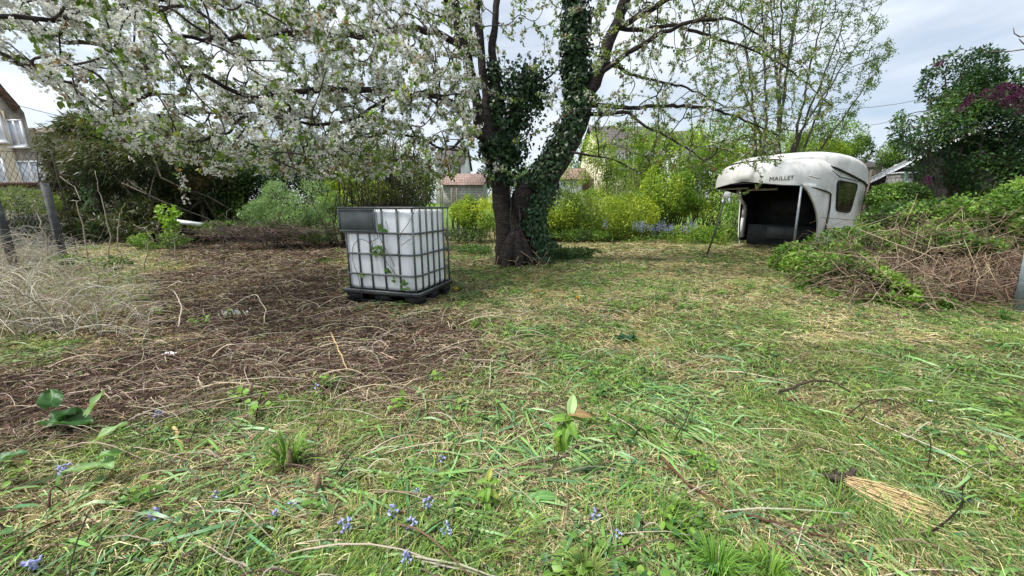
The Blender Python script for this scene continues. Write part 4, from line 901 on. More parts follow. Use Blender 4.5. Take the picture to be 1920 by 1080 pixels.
# ================================================================== THE CHERRY TREE
BX = np.array([0., 0., 0.])
def pp(lst):     # (px, py, depth, radius) -> points, radii
    return [atY(a, b, c) for a, b, c, _ in lst], [q[3] for q in lst]
def cherry():
    T = Tree(); TY = 7.8
    base = on_ground(968, 498); e = empty('cherry_tree', base, 'large old cherry tree in white blossom forking low, with young bronze green leaves', 'tree')
    def limb(lst, start_at=None, **k):
        P, r_ = pp(lst); st = None
        if start_at: st = T.nearest(P[0]); P[0] = (T.p[st] + P[0]) / 2 if False else P[0]
        return T.limb(P, r_, st, **k)
    # two fused stems
    limb([(952, 530, TY, .27), (950, 490, TY, .24), (948, 440, TY, .215), (943, 385, TY, .20), (938, 335, TY, .19), (930, 290, TY, .18), (921, 268, TY, .16)], jit=.006)
    limb([(985, 530, TY + .05, .27), (983, 490, TY + .05, .25), (986, 440, TY, .24), (1000, 390, TY, .25), (1022, 335, TY, .26), (1052, 285, TY, .26), (1078, 235, TY, .25), (1090, 200, TY, .22)], jit=.006)
    limb([(968, 535, TY + .02, .30), (968, 500, TY + .02, .27), (969, 460, TY + .02, .25), (968, 415, TY + .02, .22), (972, 385, TY, .18), (974, 358, TY, .12)], jit=.005)
    # cut stub bulging between the forks
    limb([(985, 410, TY - .12, .17), (980, 375, TY - .2, .185), (984, 350, TY - .22, .17), (990, 338, TY - .2, .09)], jit=.004)
    A1 = limb([(924, 280, 7.7, .12), (908, 250, 7.6, .105), (893, 190, 7.5, .095), (878, 110, 7.4, .085), (858, 30, 7.3, .07), (845, -80, 7.2, .05), (830, -240, 7.2, .03)], True)
    A2 = limb([(924, 275, 7.8, .12), (916, 235, 7.8, .10), (908, 165, 7.8, .085), (899, 80, 7.8, .075), (893, -10, 7.8, .07), (880, -120, 7.8, .05), (880, -260, 7.8, .03)], True)
    A3 = limb([(932, 285, 7.9, .13), (936, 240, 7.9, .12), (928, 165, 7.9, .085), (925, 80, 7.9, .075), (934, -20, 7.9, .06), (940, -170, 7.9, .04)], True)
    A4 = limb([(938, 290, 8.0, .12), (958, 235, 8.1, .10), (975, 170, 8.1, .08), (985, 120, 8.1, .05)], True)
    limb([(912, 262, 7.6, .07), (885, 245, 7.4, .06), (860, 205, 7.2, .055), (830, 185, 6.9, .052), (790, 177, 6.5, .048), (740, 172, 6.2, .044), (650, 168, 5.8, .040), (540, 172, 5.3, .033), (470, 185, 4.9, .028), (400, 150, 4.6, .02), (330, 120, 4.3, .014)], True)
    limb([(878, 110, 7.4, .06), (840, 72, 7.1, .055), (770, 52, 6.7, .05), (700, 62, 6.2, .046), (620, 70, 5.8, .042), (540, 60, 5.3, .034), (430, 75, 4.9, .025), (345, 68, 4.4, .018)], True)
    limb([(858, 30, 7.3, .055), (790, -50, 6.6, .05), (600, -90, 5.4, .045), (420, -50, 4.6, .04), (300, -5, 4.1, .03), (215, 14, 3.7, .022), (130, 28, 3.3, .018), (30, 31, 3.0, .016), (-120, 25, 2.8, .012)], True)
    limb([(130, 28, 3.3, .010), (118, 70, 3.3, .008), (112, 115, 3.3, .006)], True)
    limb([(845, -80, 7.2, .04), (820, -200, 6.2, .04), (700, -300, 5.2, .035), (520, -330, 4.3, .03), (300, -300, 3.6, .02)], True)
    limb([(740, 172, 6.2, .03), (680, 215, 5.9, .026), (600, 235, 5.5, .022), (520, 215, 5.2, .018), (420, 210, 4.8, .014), (300, 215, 4.4, .012), (200, 210, 4.1, .009)], True)
    limb([(885, 245, 7.4, .03), (840, 280, 6.9, .022), (790, 260, 6.5, .018), (700, 250, 6.0, .014), (640, 270, 5.7, .01)], True)
    # right stems
    B1 = limb([(1085, 215, 7.75, .16), (1108, 170, 7.8, .13), (1130, 110, 7.8, .115), (1155, 50, 7.8, .105), (1175, -20, 7.8, .09), (1200, -150, 7.8, .06), (1230, -300, 7.8, .035)], True)
    B2 = limb([(1088, 205, 7.85, .19), (1083, 150, 7.9, .17), (1080, 80, 7.9, .16), (1080, 0, 7.9, .15), (1082, -120, 7.9, .11), (1075, -300, 7.9, .06)], True)
    limb([(1100, 200, 7.8, .05), (1135, 198, 7.8, .045), (1180, 202, 7.9, .04), (1260, 199, 8.1, .034), (1340, 205, 8.2, .026), (1420, 236, 8.4, .018), (1475, 262, 8.5, .009)], True)
    limb([(1098, 212, 7.7, .045), (1140, 213, 7.6, .04), (1168, 210, 7.5, .034), (1200, 228, 7.4, .026), (1260, 262, 7.2, .018), (1320, 300, 7.0, .01)], True)
    limb([(1116, 145, 7.8, .05), (1165, 110, 7.6, .045), (1210, 80, 7.4, .04), (1260, 55, 7.2, .034), (1330, 35, 7.0, .025), (1400, 50, 6.9, .015), (1480, 110, 6.8, .008)], True)
    limb([(1152, 58, 7.8, .055), (1195, 30, 7.6, .05), (1240, 8, 7.5, .045), (1310, -40, 7.3, .03), (1400, -110, 7.2, .02)], True)
    limb([(1154, 52, 7.8, .045), (1200, 55, 7.9, .038), (1260, 48, 8.0, .034), (1330, 68, 8.1, .028), (1410, 95, 8.2, .02), (1480, 130, 8.2, .014), (1560, 200, 8.2, .008)], True)
    limb([(1062, 285, 7.5, .03), (1100, 290, 7.2, .022), (1150, 298, 7.0, .016), (1200, 325, 6.9, .01)], True)
    limb([(1130, 110, 7.8, .04), (1160, 130, 7.9, .03), (1220, 150, 8.0, .024), (1290, 165, 8.1, .018), (1360, 200, 8.3, .01)], True)
    limb([(985, 120, 8.1, .03), (1020, 150, 8.0, .02), (1045, 130, 7.9, .014)], True)
    tg = []
    def low(px, xs=(-300, 0, 80, 150, 250, 400, 600, 850, 900, 1100, 1300, 1480, 1600), ys=(20, 110, 160, 235, 285, 328, 338, 338, 250, 300, 335, 320, 200)): return np.interp(px, xs, ys)
    def region(n, x0, x1, ytop, d0, d1, pw=1.0, lowf=low):
        k = 0
        while k < n:
            px = U(x0, x1); lo = lowf(px); py = ytop + (lo - ytop) * U() ** pw; Y = U(d0, d1)
            p = atY(px, py, Y)
            if p[2] < 1.45 or p[2] > 8.6 or np.hypot(p[0], p[1] - 7.8) > 7.6: 
                if U() < .9: continue
            tg.append(p); k += 1
    region(560, -250, 300, -60, 3.0, 4.8); region(1150, 200, 650, -80, 3.9, 6.6); region(1400, 530, 900, -80, 5.0, 8.0); region(480, 350, 900, 150, 5.0, 7.8)
    region(170, -200, 900, -700, 2.8, 7.5); region(260, 880, 1150, -150, 6.6, 9.6, lowf=lambda x: 230)
    region(1050, 1110, 1470, -100, 6.0, 9.4); region(150, 1400, 1560, -60, 7.2, 9, lowf=lambda x: 230); region(110, 900, 1500, -500, 6, 9.5, lowf=lambda x: -50); region(120, -200, 1300, -100, 8.5, 12, lowf=lambda x: 200)
    for (px, py, Y) in ((920, 335, 6.6), (955, 325, 6.6), (975, 335, 6.7), (1005, 255, 7.2), (960, 265, 7), (915, 300, 6.8), (1430, 352, 8), (1385, 365, 8.1), (350, 380, 5.6), (250, 300, 5.2), (340, 330, 5.4)): tg.append(atY(px, py, Y))
    T.grow(tg, .10, .22, .014, droop=-.04)
    lim = Acc(); br = Acc(); T.tubes(br, .0036, .36, accbig=lim, sidesbig=16)
    # bark roughness on the thick limbs: displace rings by noise
    for i in range(len(lim.v)):
        v = lim.v[i]; lim.v[i] = v + (nrm(v - v.mean(0)) * 0 + (vnoise(v * [7, 7, 2.2], 1, 3)[:, None] - .5) * [.06, .06, .02] * np.clip(len(v) / 300, 0, 1))
    # root flare
    ra = Acc()
    for k in range(7):
        q = k * .9 + .4; c = np.array(base) + [0, .05, 0]; d = np.array([math.cos(q) * 1.1, math.sin(q) * .8, 0])
        tube(lim, [c + d * .05 + [0, 0, .75], c + d * .15 + [0, 0, .4], c + d * .22 + [0, 0, .18], c + d * .30 + [0, 0, .04], c + d * .38 + [0, 0, -.06]], [.03, .10, .11, .09, .06], 10)
    put(lim, 'trunk', M['bark_red'], e, True); put(br, 'branches', M['bark'], e, True)
    # blossom and leaf sites: nodes that carry few tips
    P = np.array(T.p); w_ = np.array(T.w); par = np.array(T.par); D = np.array(T.dir)
    ok = (w_ > 0) & (w_ <= 5) & (np.array(T.r) == 0) | ((np.array(T.r) > 0) & (np.array(T.r) < .016))
    S, Dn = sites(T, ok, 3); n = len(S)
    S = S + randdir(n) * U(0, .035, (n, 1)); px, py = topix(S)
    dens = np.interp(px, [-400, 0, 700, 870, 950, 1150, 1350, 1600], [.95, .95, .9, .75, .36, .22, .22, .12]) * np.interp(py, [0, 150, 260, 340], [1, .95, .72, .42])
    clump = fbm(S, 1.1, 2, 12)
    isb = U(0, 1, n) < np.clip(dens * (clump * 2.2 - .12), 0, 1)
    B = S[isb]; nb = len(B); Bd = Dn[isb]; dist = np.linalg.norm(B - [0, 0, CAMZ], axis=1)
    # each cluster: 8 flowers of five petals
    acc = Acc(); nf = 8; up = randdir(nb * nf); FP = np.repeat(B, nf, 0) + up * U(.022, .06, (nb * nf, 1)) + [0, 0, -.006]; fd = nrm(up + rng.normal(size=up.shape) * .45)
    PT = []; 
    for k in range(5):
        q = k * 2 * math.pi / 5; c, s_ = math.cos(q), math.sin(q); x, z = np.array([c, 0, s_]), np.array([-s_, 0, c])
        PT += [np.zeros(3), x * .6 + z * .36 + [0, .22, 0], x * 1.0 + [0, .25, 0], x * .6 - z * .36 + [0, .22, 0]]
    PF = [[4 * k, 4 * k + 1, 4 * k + 2, 4 * k + 3] for k in range(5)]
    rot = frames(fd, randdir(len(fd))); white = jitter_col((.74, .74, .73), len(fd), .10, .03); tcol = np.ones((len(fd), 20, 3)) * white[:, None]; tcol[:, 0::4] *= [.62, .66, .42]
    acc.inst(PT, PF, FP, rot, U(.012, .0175, len(fd)), tcol)
    put(acc, 'blossom', M['blossom'], e)
    # flower stalks+sepals tiny, leaves
    ldens = np.interp(px, [0, 700, 900, 1200, 1600], [.22, .38, .48, .66, .66])
    isl = U(0, 1, n) < ldens; Lp = S[isl]; nl = len(Lp); k = 4; acc = Acc(); d = nrm(np.repeat(Dn[isl], k, 0) * .5 + rng.normal(size=(nl * k, 3)) * .6 + [0, 0, -.35])
    pxl = np.repeat(px[isl], k); sz = U(.035, .068, nl * k) * np.interp(pxl, [0, 900, 1300], [1.3, 1.15, .85])
    cols = np.array([[.13, .20, .03], [.17, .26, .035], [.22, .24, .05], [.24, .15, .07], [.10, .17, .035], [.20, .30, .05]])
    ci = np.repeat(rng.choice(6, nl, p=[.27, .25, .15, .09, .14, .10]), k)
    leaves(acc, np.repeat(Lp, k, 0) + rng.normal(size=(nl * k, 3)) * .012, d, nrm(rng.normal(size=d.shape) + [0, 0, .6]), sz, jitter_col(cols[ci], nl * k, .2), '6', .95)
    put(acc, 'leaves', M['leaf'], e)
    # ivy on the trunk, a plant of its own
    iv = Acc(); rr = T.rr; N_ = len(P)
    def ivyon(px0, px1, py0, py1, n, thick, rmin=.06, side=None, size=(.05, .085)):
        main = np.array(T.r) > rmin; Q = P[main]; Rq = rr[main]; Dq = D[main]; qx, qy = topix(Q)
        sel = np.where((qx > px0) & (qx < px1) & (qy > py0) & (qy < py1))[0]
        if len(sel) == 0: return
        i = rng.choice(sel, n); a = U(0, 2 * math.pi, n); ax = nrm(Dq[i]); x = nrm(np.cross(ax, [0, 1., .01])); y = np.cross(ax, x)
        o = x * np.cos(a)[:, None] + y * np.sin(a)[:, None]
        pos = Q[i] + ax * U(-.08, .08, (n, 1)) + o * (Rq[i] + thick * U(0, 1, n) ** 1.5 * (.4 + 1.2 * vnoise(Q[i] * 3 + o * 1.3, 1, 5)))[:, None]
        if side is not None:
            bare = (o @ np.array([1., 0, 0])) > side; m = ~bare; pos = pos[m]; o = o[m]
        n = len(pos); d = nrm(rng.normal(size=(n, 3)) * .5 + [0, 0, -.8] + o * .35)
        leaves(iv, pos, d, nrm(o + rng.normal(size=(n, 3)) * .35 + [0, 0, .3]), U(*size, n), jitter_col(np.array([[.022, .05, .018], [.035, .075, .025], [.016, .036, .014], [.05, .09, .035]])[rng.integers(0, 4, n)], n, .25), 'ivy', 1)
    ivyon(990, 1135, -160, 400, 9000, .13, .13, side=.45); ivyon(1060, 1110, -320, 170, 4200, .15, .09); ivyon(985, 1030, 330, 440, 900, .10, .15, side=.95)
    ivyon(915, 1000, 265, 345, 1500, .14, .075); ivyon(921, 990, 120, 265, 1500, .08, .07)
    n = 1500; c = atY(972, 195, 8.0); q = rng.normal(size=(n, 3)) * [.22, .18, .36] + c + [0, 0, 0]; q2 = atY(950, 290, 7.75); m = 1000; q = np.concatenate([q, rng.normal(size=(m, 3)) * [.19, .18, .2] + q2, rng.normal(size=(700, 3)) * [.16, .12, .2] + atY(1000, 160, 8)])
    dd = nrm(rng.normal(size=(len(q), 3)) * .6 + [0, 0, -.7]); leaves(iv, q, dd, nrm(rng.normal(size=(len(q), 3)) * .5 + [0, -.6, .5]), U(.05, .085, len(q)), jitter_col(np.array([[.022, .05, .018], [.035, .075, .025], [.016, .036, .014]])[rng.integers(0, 3, len(q))], len(q), .25), 'ivy', 1)
    # ivy down the right foot of the trunk
    n = 1500; t = U(0, 1, n); c = np.stack([np.interp(t, [0, 1], [atY(1012, 480, 7.6)[0], atY(1015, 350, 7.5)[0]]), np.full(n, 7.5), np.interp(t, [0, 1], [.1, 1.55])], -1) + rng.normal(size=(n, 3)) * [.11, .08, .05]
    c[:, 0] += .1 * np.sin(c[:, 2] * 5); leaves(iv, c, nrm(rng.normal(size=(n, 3)) * .5 + [0, 0, -.8]), nrm(rng.normal(size=(n, 3)) * .4 + [0, -1, .4]), U(.045, .075, n), jitter_col((.03, .07, .028), n, .4), 'ivy', 1)
    iobj = empty('ivy', base + [.3, -.2, 0], 'dark green ivy wrapped round the fork and right stem of the cherry tree', 'ivy'); put(iv, 'leaves', M['ivy'], iobj)
    vs_ = Acc()
    for (x0, y0, x1, y1) in ((985, 500, 990, 380), (1002, 490, 975, 400), (975, 420, 988, 350), (1020, 400, 1100, 200), (960, 440, 955, 350)):
        tube(vs_, wobble(atY(x0, y0, 7.46), atY(x1, y1, 7.5), 8, .06), .012, 6)
    put(vs_, 'stem', M['twigbark'], iobj, True)
    # dead sticks at the foot
    a = Acc()
    for k in range(26):
        x = U(-.35, .55); tube(a, wobble([x, 7.2 + U(-.2, .1), 0], [x + U(-.3, .3), 7.25 + U(-.2, .2), U(.08, .35)], 4, .15), .008, 4, (.3, .22, .15))
    thing_mesh(a, 'foot_suckers', M['dry'], (0, 7.2, 0), 'dead sucker sticks at the foot of the cherry trunk', 'sticks', kind=None)
cherry()

# ================================================================== HEDGES, SHRUBS AND TREES BEHIND
def blobpts(n, blobs, gap=.42, f=2.2, shell=.55, seed=0):
    """points inside a union of ellipsoids, denser near their skins, broken into clumps with gaps"""
    out = []; W_ = np.array([b[7] if len(b) > 7 else 1 for b in blobs], float); W_ /= W_.sum(); tot = 0
    while tot < n:
        k = n; bi = rng.choice(len(blobs), k, p=W_); Bc = np.array([b[:3] for b in blobs])[bi]; Br = np.array([b[3:6] for b in blobs])[bi]
        d = randdir(k); r_ = np.where(U(0, 1, k) < shell, U(.78, 1.06, k), U(0, 1, k) ** .4)
        p = Bc + d * Br * r_[:, None]; c = fbm(p, f, 2, 100 + seed); m = (c > gap) & (p[:, 2] > hgt(p[:, 0], p[:, 1]) - .02)
        p = p[m]; dd = d[m]; out.append(np.concatenate([p, dd], 1)); tot += len(p)
        if len(p) == 0: break
    o = np.concatenate(out)[:n]; return o[:, :3], o[:, 3:]
def bl(px, py, Y, rx, ry, rz=None, w=1):      # ellipsoid placed by the eye, radii from picture size at its real distance
    c = atY(px, py, Y); k = Y / FPX; return (c[0], c[1], c[2], rx * k, (rz if rz else (rx * k + ry * k) / 2), ry * k, 0, w)
def foliage(acc, n, blobs, cols, size, tmpl='k', wid=1, gap=.42, f=2.2, droop=-.1, seed=0, shell=.55, upb=.6):
    p, d = blobpts(n, blobs, gap, f, shell, seed); n = len(p); cols = np.array(cols, float)
    ci = np.clip(fbm(p, f * .7, 2, 200 + seed) * len(cols) * 1.9 - len(cols) * .45 + rng.normal(size=n) * .7, 0, len(cols) - 1).astype(int)
    ld = nrm(d * .5 + rng.normal(size=(n, 3)) * .7 + [0, 0, droop]); up = nrm(rng.normal(size=(n, 3)) * .6 + d * .4 + [0, 0, upb])
    leaves(acc, p, ld, up, U(size[0], size[1], n), jitter_col(cols[ci], n, .25), tmpl, wid)
def stems(acc, n, base, br, tips, r0=.02, col=(1, 1, 1), amp=.1, bend=0):
    """stems from around base up to points drawn from the crown"""
    for i in range(n):
        b = np.array([base[0] + rng.normal() * br, base[1] + rng.normal() * br * .5, 0]); b[2] = hgt(b[0], b[1]) - .03
        t = tips[rng.integers(0, len(tips))]; tube(acc, wobble(b, t, 7, amp), np.linspace(r0, r0 * .25, 7) * U(.6, 1.2), 5, col)
def shrub(name, label, cat, blobs, n, cols, size, tmpl='k', wid=1, gap=.42, f=2.2, nst=12, r0=.02, mat='leaf', smat='twigbark', group=None, extra=None, **kw):
    cx = np.mean([b[0] for b in blobs]); cy = np.mean([b[1] for b in blobs]); base = np.array([cx, cy, float(hgt(cx, cy))]); e = empty(name, base, label, cat, group)
    a = Acc(); foliage(a, n, blobs, cols, size, tmpl, wid, gap, f, **kw); put(a, 'foliage', M[mat], e)
    if nst:
        s = Acc(); tips = np.array([np.array(b[:3]) + rng.normal(size=3) * np.array(b[3:6]) * .4 for b in blobs for _ in range(6)])
        for i in range(nst):
            b_ = blobs[rng.integers(0, len(blobs))]; stems(s, 1, (b_[0], b_[1]), b_[3] * .35, np.array([np.array(b_[:3]) + rng.normal(size=3) * np.array(b_[3:6]) * .45]), r0)
        put(s, 'stems', M[smat], e, True)
    return e
YG = [[.20, .30, .03], [.30, .42, .04], [.40, .50, .055], [.13, .21, .025]]
BG = [[.09, .17, .025], [.15, .27, .03], [.24, .38, .04], [.33, .46, .055]]
DG = [[.012, .028, .010], [.02, .045, .014], [.035, .075, .02], [.05, .10, .025]]
MG = [[.04, .08, .02], [.075, .145, .028], [.12, .21, .038], [.17, .27, .045]]
CONI = [[.03, .045, .016], [.05, .07, .022], [.075, .095, .028], [.095, .085, .04], [.045, .08, .024]]

# --- left: big dark conifers with bare trunk
def conifer():
    B = [bl(185, 275, 13.5, 82, 48), bl(250, 310, 13, 95, 45), bl(150, 335, 13.5, 42, 45), bl(340, 300, 13, 90, 55), bl(190, 240, 14, 60, 22), bl(380, 350, 13, 60, 50, w=.6), bl(290, 260, 13.5, 60, 28, w=.5)]
    base = np.array([*gnd(190, 455)[:2] * .0, 0]); base = atY(192, 450, 12.4); base[2] = hgt(base[0], base[1]); e = empty('conifer_tree', base, 'wide dark conifer with a pale leaning ivied trunk behind the left brush', 'tree')
    a = Acc(); n = 30000; p, d = blobpts(n, B, .40, 1.3, .6, 5); d2 = nrm(d * [1, 1, .2] + rng.normal(size=d.shape) * .45 + [0, 0, -.12])
    cols = np.array(CONI); ci = np.clip(fbm(p, .9, 2, 300) * 10 - 2.6 + rng.normal(size=n) * .7, 0, 4).astype(int)
    leaves(a, p, d2, nrm(rng.normal(size=d.shape) * .4 + [0, 0, 1]), U(.12, .30, n), jitter_col(cols[ci], n, .25), 'k', .32)
    put(a, 'foliage', M['leaf'], e)
    t = Acc(); P = [base - [0, 0, .1], atY(182, 400, 12.4), atY(172, 340, 12.4), atY(165, 298, 12.4), atY(166, 270, 12.6)]; tube(t, P, [.13, .12, .11, .09, .05], 9); tube(t, [atY(165, 300, 12.4), atY(182, 297, 12.3)], [.05, .03], 7); tube(t, [atY(150, 298, 12.2), atY(130, 280, 12.2)], .03, 5)
    put(t, 'trunk', M['greystem'], e, True)
    br = Acc()
    for i in range(70):
        q = B[rng.integers(0, len(B))]; c = np.array(q[:3]); tube(br, wobble([c[0] + rng.normal() * 1, 13, U(.2, 1.6)], c + rng.normal(size=3) * np.array(q[3:6]) * .6, 6, .15), np.linspace(.03, .008, 6), 4)
    put(br, 'branches', M['greystem'], e, True)
    iv = Acc(); n = 700; t_ = U(0, 1, n); c = np.stack([np.interp(t_, [0, .5, 1], [P[0][0], P[1][0], P[3][0]]), np.full(n, 12.3), t_ * 2.4], -1) + rng.normal(size=(n, 3)) * [.13, .08, .05]
    leaves(iv, c, nrm(rng.normal(size=(n, 3)) + [0, 0, -1]), nrm(rng.normal(size=(n, 3)) * .4 + [0, -1, .4]), U(.05, .09, n), jitter_col((.10, .16, .06), n, .4), 'ivy', 1); thing_mesh(iv, 'trunk_ivy', M['ivy'], base, 'ivy climbing the pale leaning trunk of the dark conifer', 'ivy')
conifer()
shrub('conifer_shrub', 'low spreading dark conifer shrub under the big conifer at left', 'shrub', [bl(140, 420, 12, 50, 30), bl(260, 420, 12, 70, 28), bl(60, 440, 11, 50, 30), bl(300, 395, 12.5, 60, 30), bl(200, 385, 13, 70, 36)], 14000, CONI, (.12, .26), 'k', .3, nst=40, smat='greystem', droop=-.2)
shrub('brown_conifer', 'rust brown dying conifer frond hanging beside the dark conifer', 'shrub', [bl(375, 325, 12.5, 25, 26), bl(355, 345, 12.5, 28, 12)], 1800, [[.20, .13, .05], [.28, .18, .07], [.14, .12, .04]], (.10, .24), 'k', .2, nst=6)
# dark mass between
shrub('laurel_hedge', 'tall dark evergreen hedge behind the grey green bush', 'hedge', [bl(460, 340, 14.5, 80, 68), bl(560, 335, 15, 85, 68), bl(650, 340, 15, 75, 64), bl(400, 385, 14, 60, 50), bl(330, 400, 14, 50, 40), bl(740, 345, 15.5, 70, 52)], 46000, DG, (.09, .17), 'k', .75, gap=.40, nst=60, r0=.03, droop=-.3)
shrub('broadleaf_shrub', 'mid green bush between the dark conifer and the evergreen hedge', 'shrub', [bl(425, 340, 13.2, 40, 38), bl(440, 390, 13.2, 35, 30)], 5000, MG, (.07, .13), 'k', .8, nst=12)
shrub('shrub_row', 'bright green shrubs showing above the evergreen hedge under the blossom', 'shrub', [bl(280, 265, 17, 60, 30), bl(420, 285, 17, 80, 28), bl(560, 290, 17, 90, 26), bl(690, 300, 17, 80, 30), bl(300, 240, 18, 50, 20)], 14000, BG, (.07, .14), 'k', .7, nst=60)
shrub('grey_green_bush', 'feathery grey green bush on the far side of the brown soil', 'bush', [bl(540, 398, 11.2, 66, 32), bl(590, 385, 11.4, 42, 44), bl(500, 400, 11, 46, 22), bl(520, 370, 11.3, 22, 28, w=.5), bl(620, 400, 11.4, 25, 38, w=.5)], 15000, [[.08, .15, .05], [.14, .24, .09], [.20, .32, .11], [.26, .36, .19]], (.05, .12), 'k', .32, gap=.43, nst=70, r0=.012, droop=.3)
shrub('yellow_green_shrub', 'small yellow green leafy shrub beside the white pipe', 'shrub', [bl(315, 400, 11, 17, 14), bl(322, 425, 10.8, 8, 14)], 260, [[.20, .35, .03], [.27, .42, .05]], (.10, .16), '6', .9, gap=.3, nst=6, r0=.012)
shrub('willowy_shrub', 'upright bronze green shrub with many stems behind the tank', 'shrub', [bl(700, 320, 10.2, 50, 60), bl(770, 330, 10.2, 55, 62), bl(640, 300, 10.5, 45, 40), bl(730, 270, 10.4, 70, 40)], 9000, [[.06, .08, .02], [.09, .12, .03], [.12, .15, .04], [.16, .21, .04]], (.05, .11), 'k', .45, gap=.44, nst=130, r0=.022, smat='bark')
shrub('low_shrub', 'bright yellow green low shrubs behind the left side of the tank', 'shrub', [bl(640, 375, 12, 40, 14), bl(700, 360, 12.5, 40, 18), bl(640, 345, 12.5, 30, 12)], 2500, YG, (.07, .12), 'k', .9, gap=.46, nst=20)
# privet hedge right and left of trunk
shrub('golden_hedge', 'golden green privet hedge with shaded dark foot right of the cherry trunk', 'hedge', [bl(1040, 395, 13.5, 50, 42, 1.2), bl(1110, 400, 13.8, 60, 42, 1.2), bl(1180, 402, 14, 50, 38, 1.2), bl(1020, 420, 13.3, 40, 30, 1), bl(1100, 425, 13.5, 110, 22, 1)], 46000, [[.10, .16, .025], [.19, .27, .03], [.31, .40, .04], [.42, .50, .055]], (.05, .10), 'k', .85, gap=.30, f=1.6, nst=60)
shrub('golden_shrub', 'golden green round shrub between the tank and the cherry trunk', 'shrub', [bl(895, 405, 12.5, 32, 34), bl(870, 400, 12.8, 26, 24), bl(930, 400, 13, 30, 36), bl(878, 385, 13, 12, 20, w=.3)], 9500, [[.15, .24, .025], [.27, .37, .03], [.42, .50, .045], [.50, .56, .07]], (.045, .09), 'k', .8, gap=.36, nst=24)
# bright shrubs mass right background
for (lab, B, n) in (('tall bright green thicket left of the white shell', [bl(1290, 330, 14.5, 60, 75), bl(1345, 350, 14, 50, 75), bl(1245, 365, 14.5, 48, 65)], 26000), ('yellow green saplings standing behind the privet hedge', [bl(1130, 320, 16.5, 40, 45, w=.6), bl(1180, 345, 16, 50, 50), bl(1225, 315, 16.5, 50, 60), bl(1150, 275, 15.5, 55, 38, w=.7), bl(1215, 270, 15.5, 45, 38, w=.6), bl(1075, 330, 17, 25, 20, w=.2)], 20000),
                    ('light green thicket beyond the white shell', [bl(1400, 330, 16, 60, 50), bl(1460, 290, 17, 60, 40), bl(1380, 280, 17, 60, 45), bl(1310, 270, 17.5, 60, 35), bl(1540, 290, 17, 40, 25)], 19000)):
    shrub('thicket', lab, 'shrub', B, n, YG[:3] + BG, (.06, .12), 'k', .75, gap=.44, f=1.5, nst=70, r0=.02)
shrub('hazel_tree', 'round leafy hazel tree behind the roof of the white shell', 'tree', [bl(1560, 268, 20, 52, 38), bl(1520, 280, 20, 40, 30), bl(1600, 285, 20, 26, 26)], 9000, MG + BG, (.09, .17), 'k', .7, gap=.44, nst=30, r0=.05)
shrub('distant_bush', 'dark rounded bush with twiggy top beyond the grey garage', 'bush', [bl(1672, 290, 26, 20, 24), bl(1690, 280, 26, 26, 18, w=.4)], 3500, MG, (.10, .2), 'k', .7, gap=.43, nst=40, r0=.03)
# undergrowth strip + nettles along the far edge
for (lab, B, n, cl) in (('low green undergrowth along the far edge of the lawn', [bl(1080, 440, 12.5, 60, 10), bl(1180, 443, 13, 70, 12), bl(1290, 440, 12.5, 60, 18), bl(1350, 445, 12, 40, 22), bl(1380, 420, 12.6, 25, 40)], 10000, MG + BG),
                        ('dark green ivy and weeds spreading at the foot of the tree', [bl(880, 470, 9.5, 50, 10), bl(920, 515, 7.6, 70, 12, .5), bl(1030, 480, 8.2, 40, 22, .4), bl(1080, 475, 8.6, 50, 9), bl(870, 440, 12, 50, 12)], 5200, [[.03, .07, .02], [.06, .13, .03], [.10, .19, .04]]),
                        ('low weeds and ivy along the foot of the dark hedge', [bl(420, 425, 12, 60, 12), bl(600, 440, 11, 60, 12), bl(300, 450, 10.5, 50, 14), bl(150, 500, 7, 90, 22, .5), bl(60, 540, 6, 80, 22, .5), bl(250, 540, 6, 80, 14, .5), bl(610, 500, 8, 50, 12, .5)], 7000, MG + [[.15, .26, .05]])):
    shrub('undergrowth', lab, 'undergrowth', B, n, cl, (.035, .085), 'k', .95, gap=.42, f=2.5, nst=30, r0=.006)
# bluebell drift at the hedge foot
def drift():
    a = Acc(); st = Acc()
    for (px, py, rx, k) in ((1240, 427, 40, 50), (1200, 424, 14, 20), (1285, 430, 14, 18), (1300, 422, 8, 14), (1135, 420, 5, 8)):
        for i in range(k):
            p = atY(px + rng.normal() * rx * .5, py + rng.normal() * 4, 12.3 + U(-.4, .4)); q = p + randdir(9) * [.03, .03, .09]
            leaves(a, q, randdir(9), randdir(9), .04, jitter_col((.26, .28, .52), 9, .25), 'k', 1)
    thing_mesh(a, 'bluebell_drift', M['leaf'], atY(1240, 430, 12.3), 'drift of pale blue bluebells at the foot of the far hedge', 'bluebells', kind='stuff')
drift()

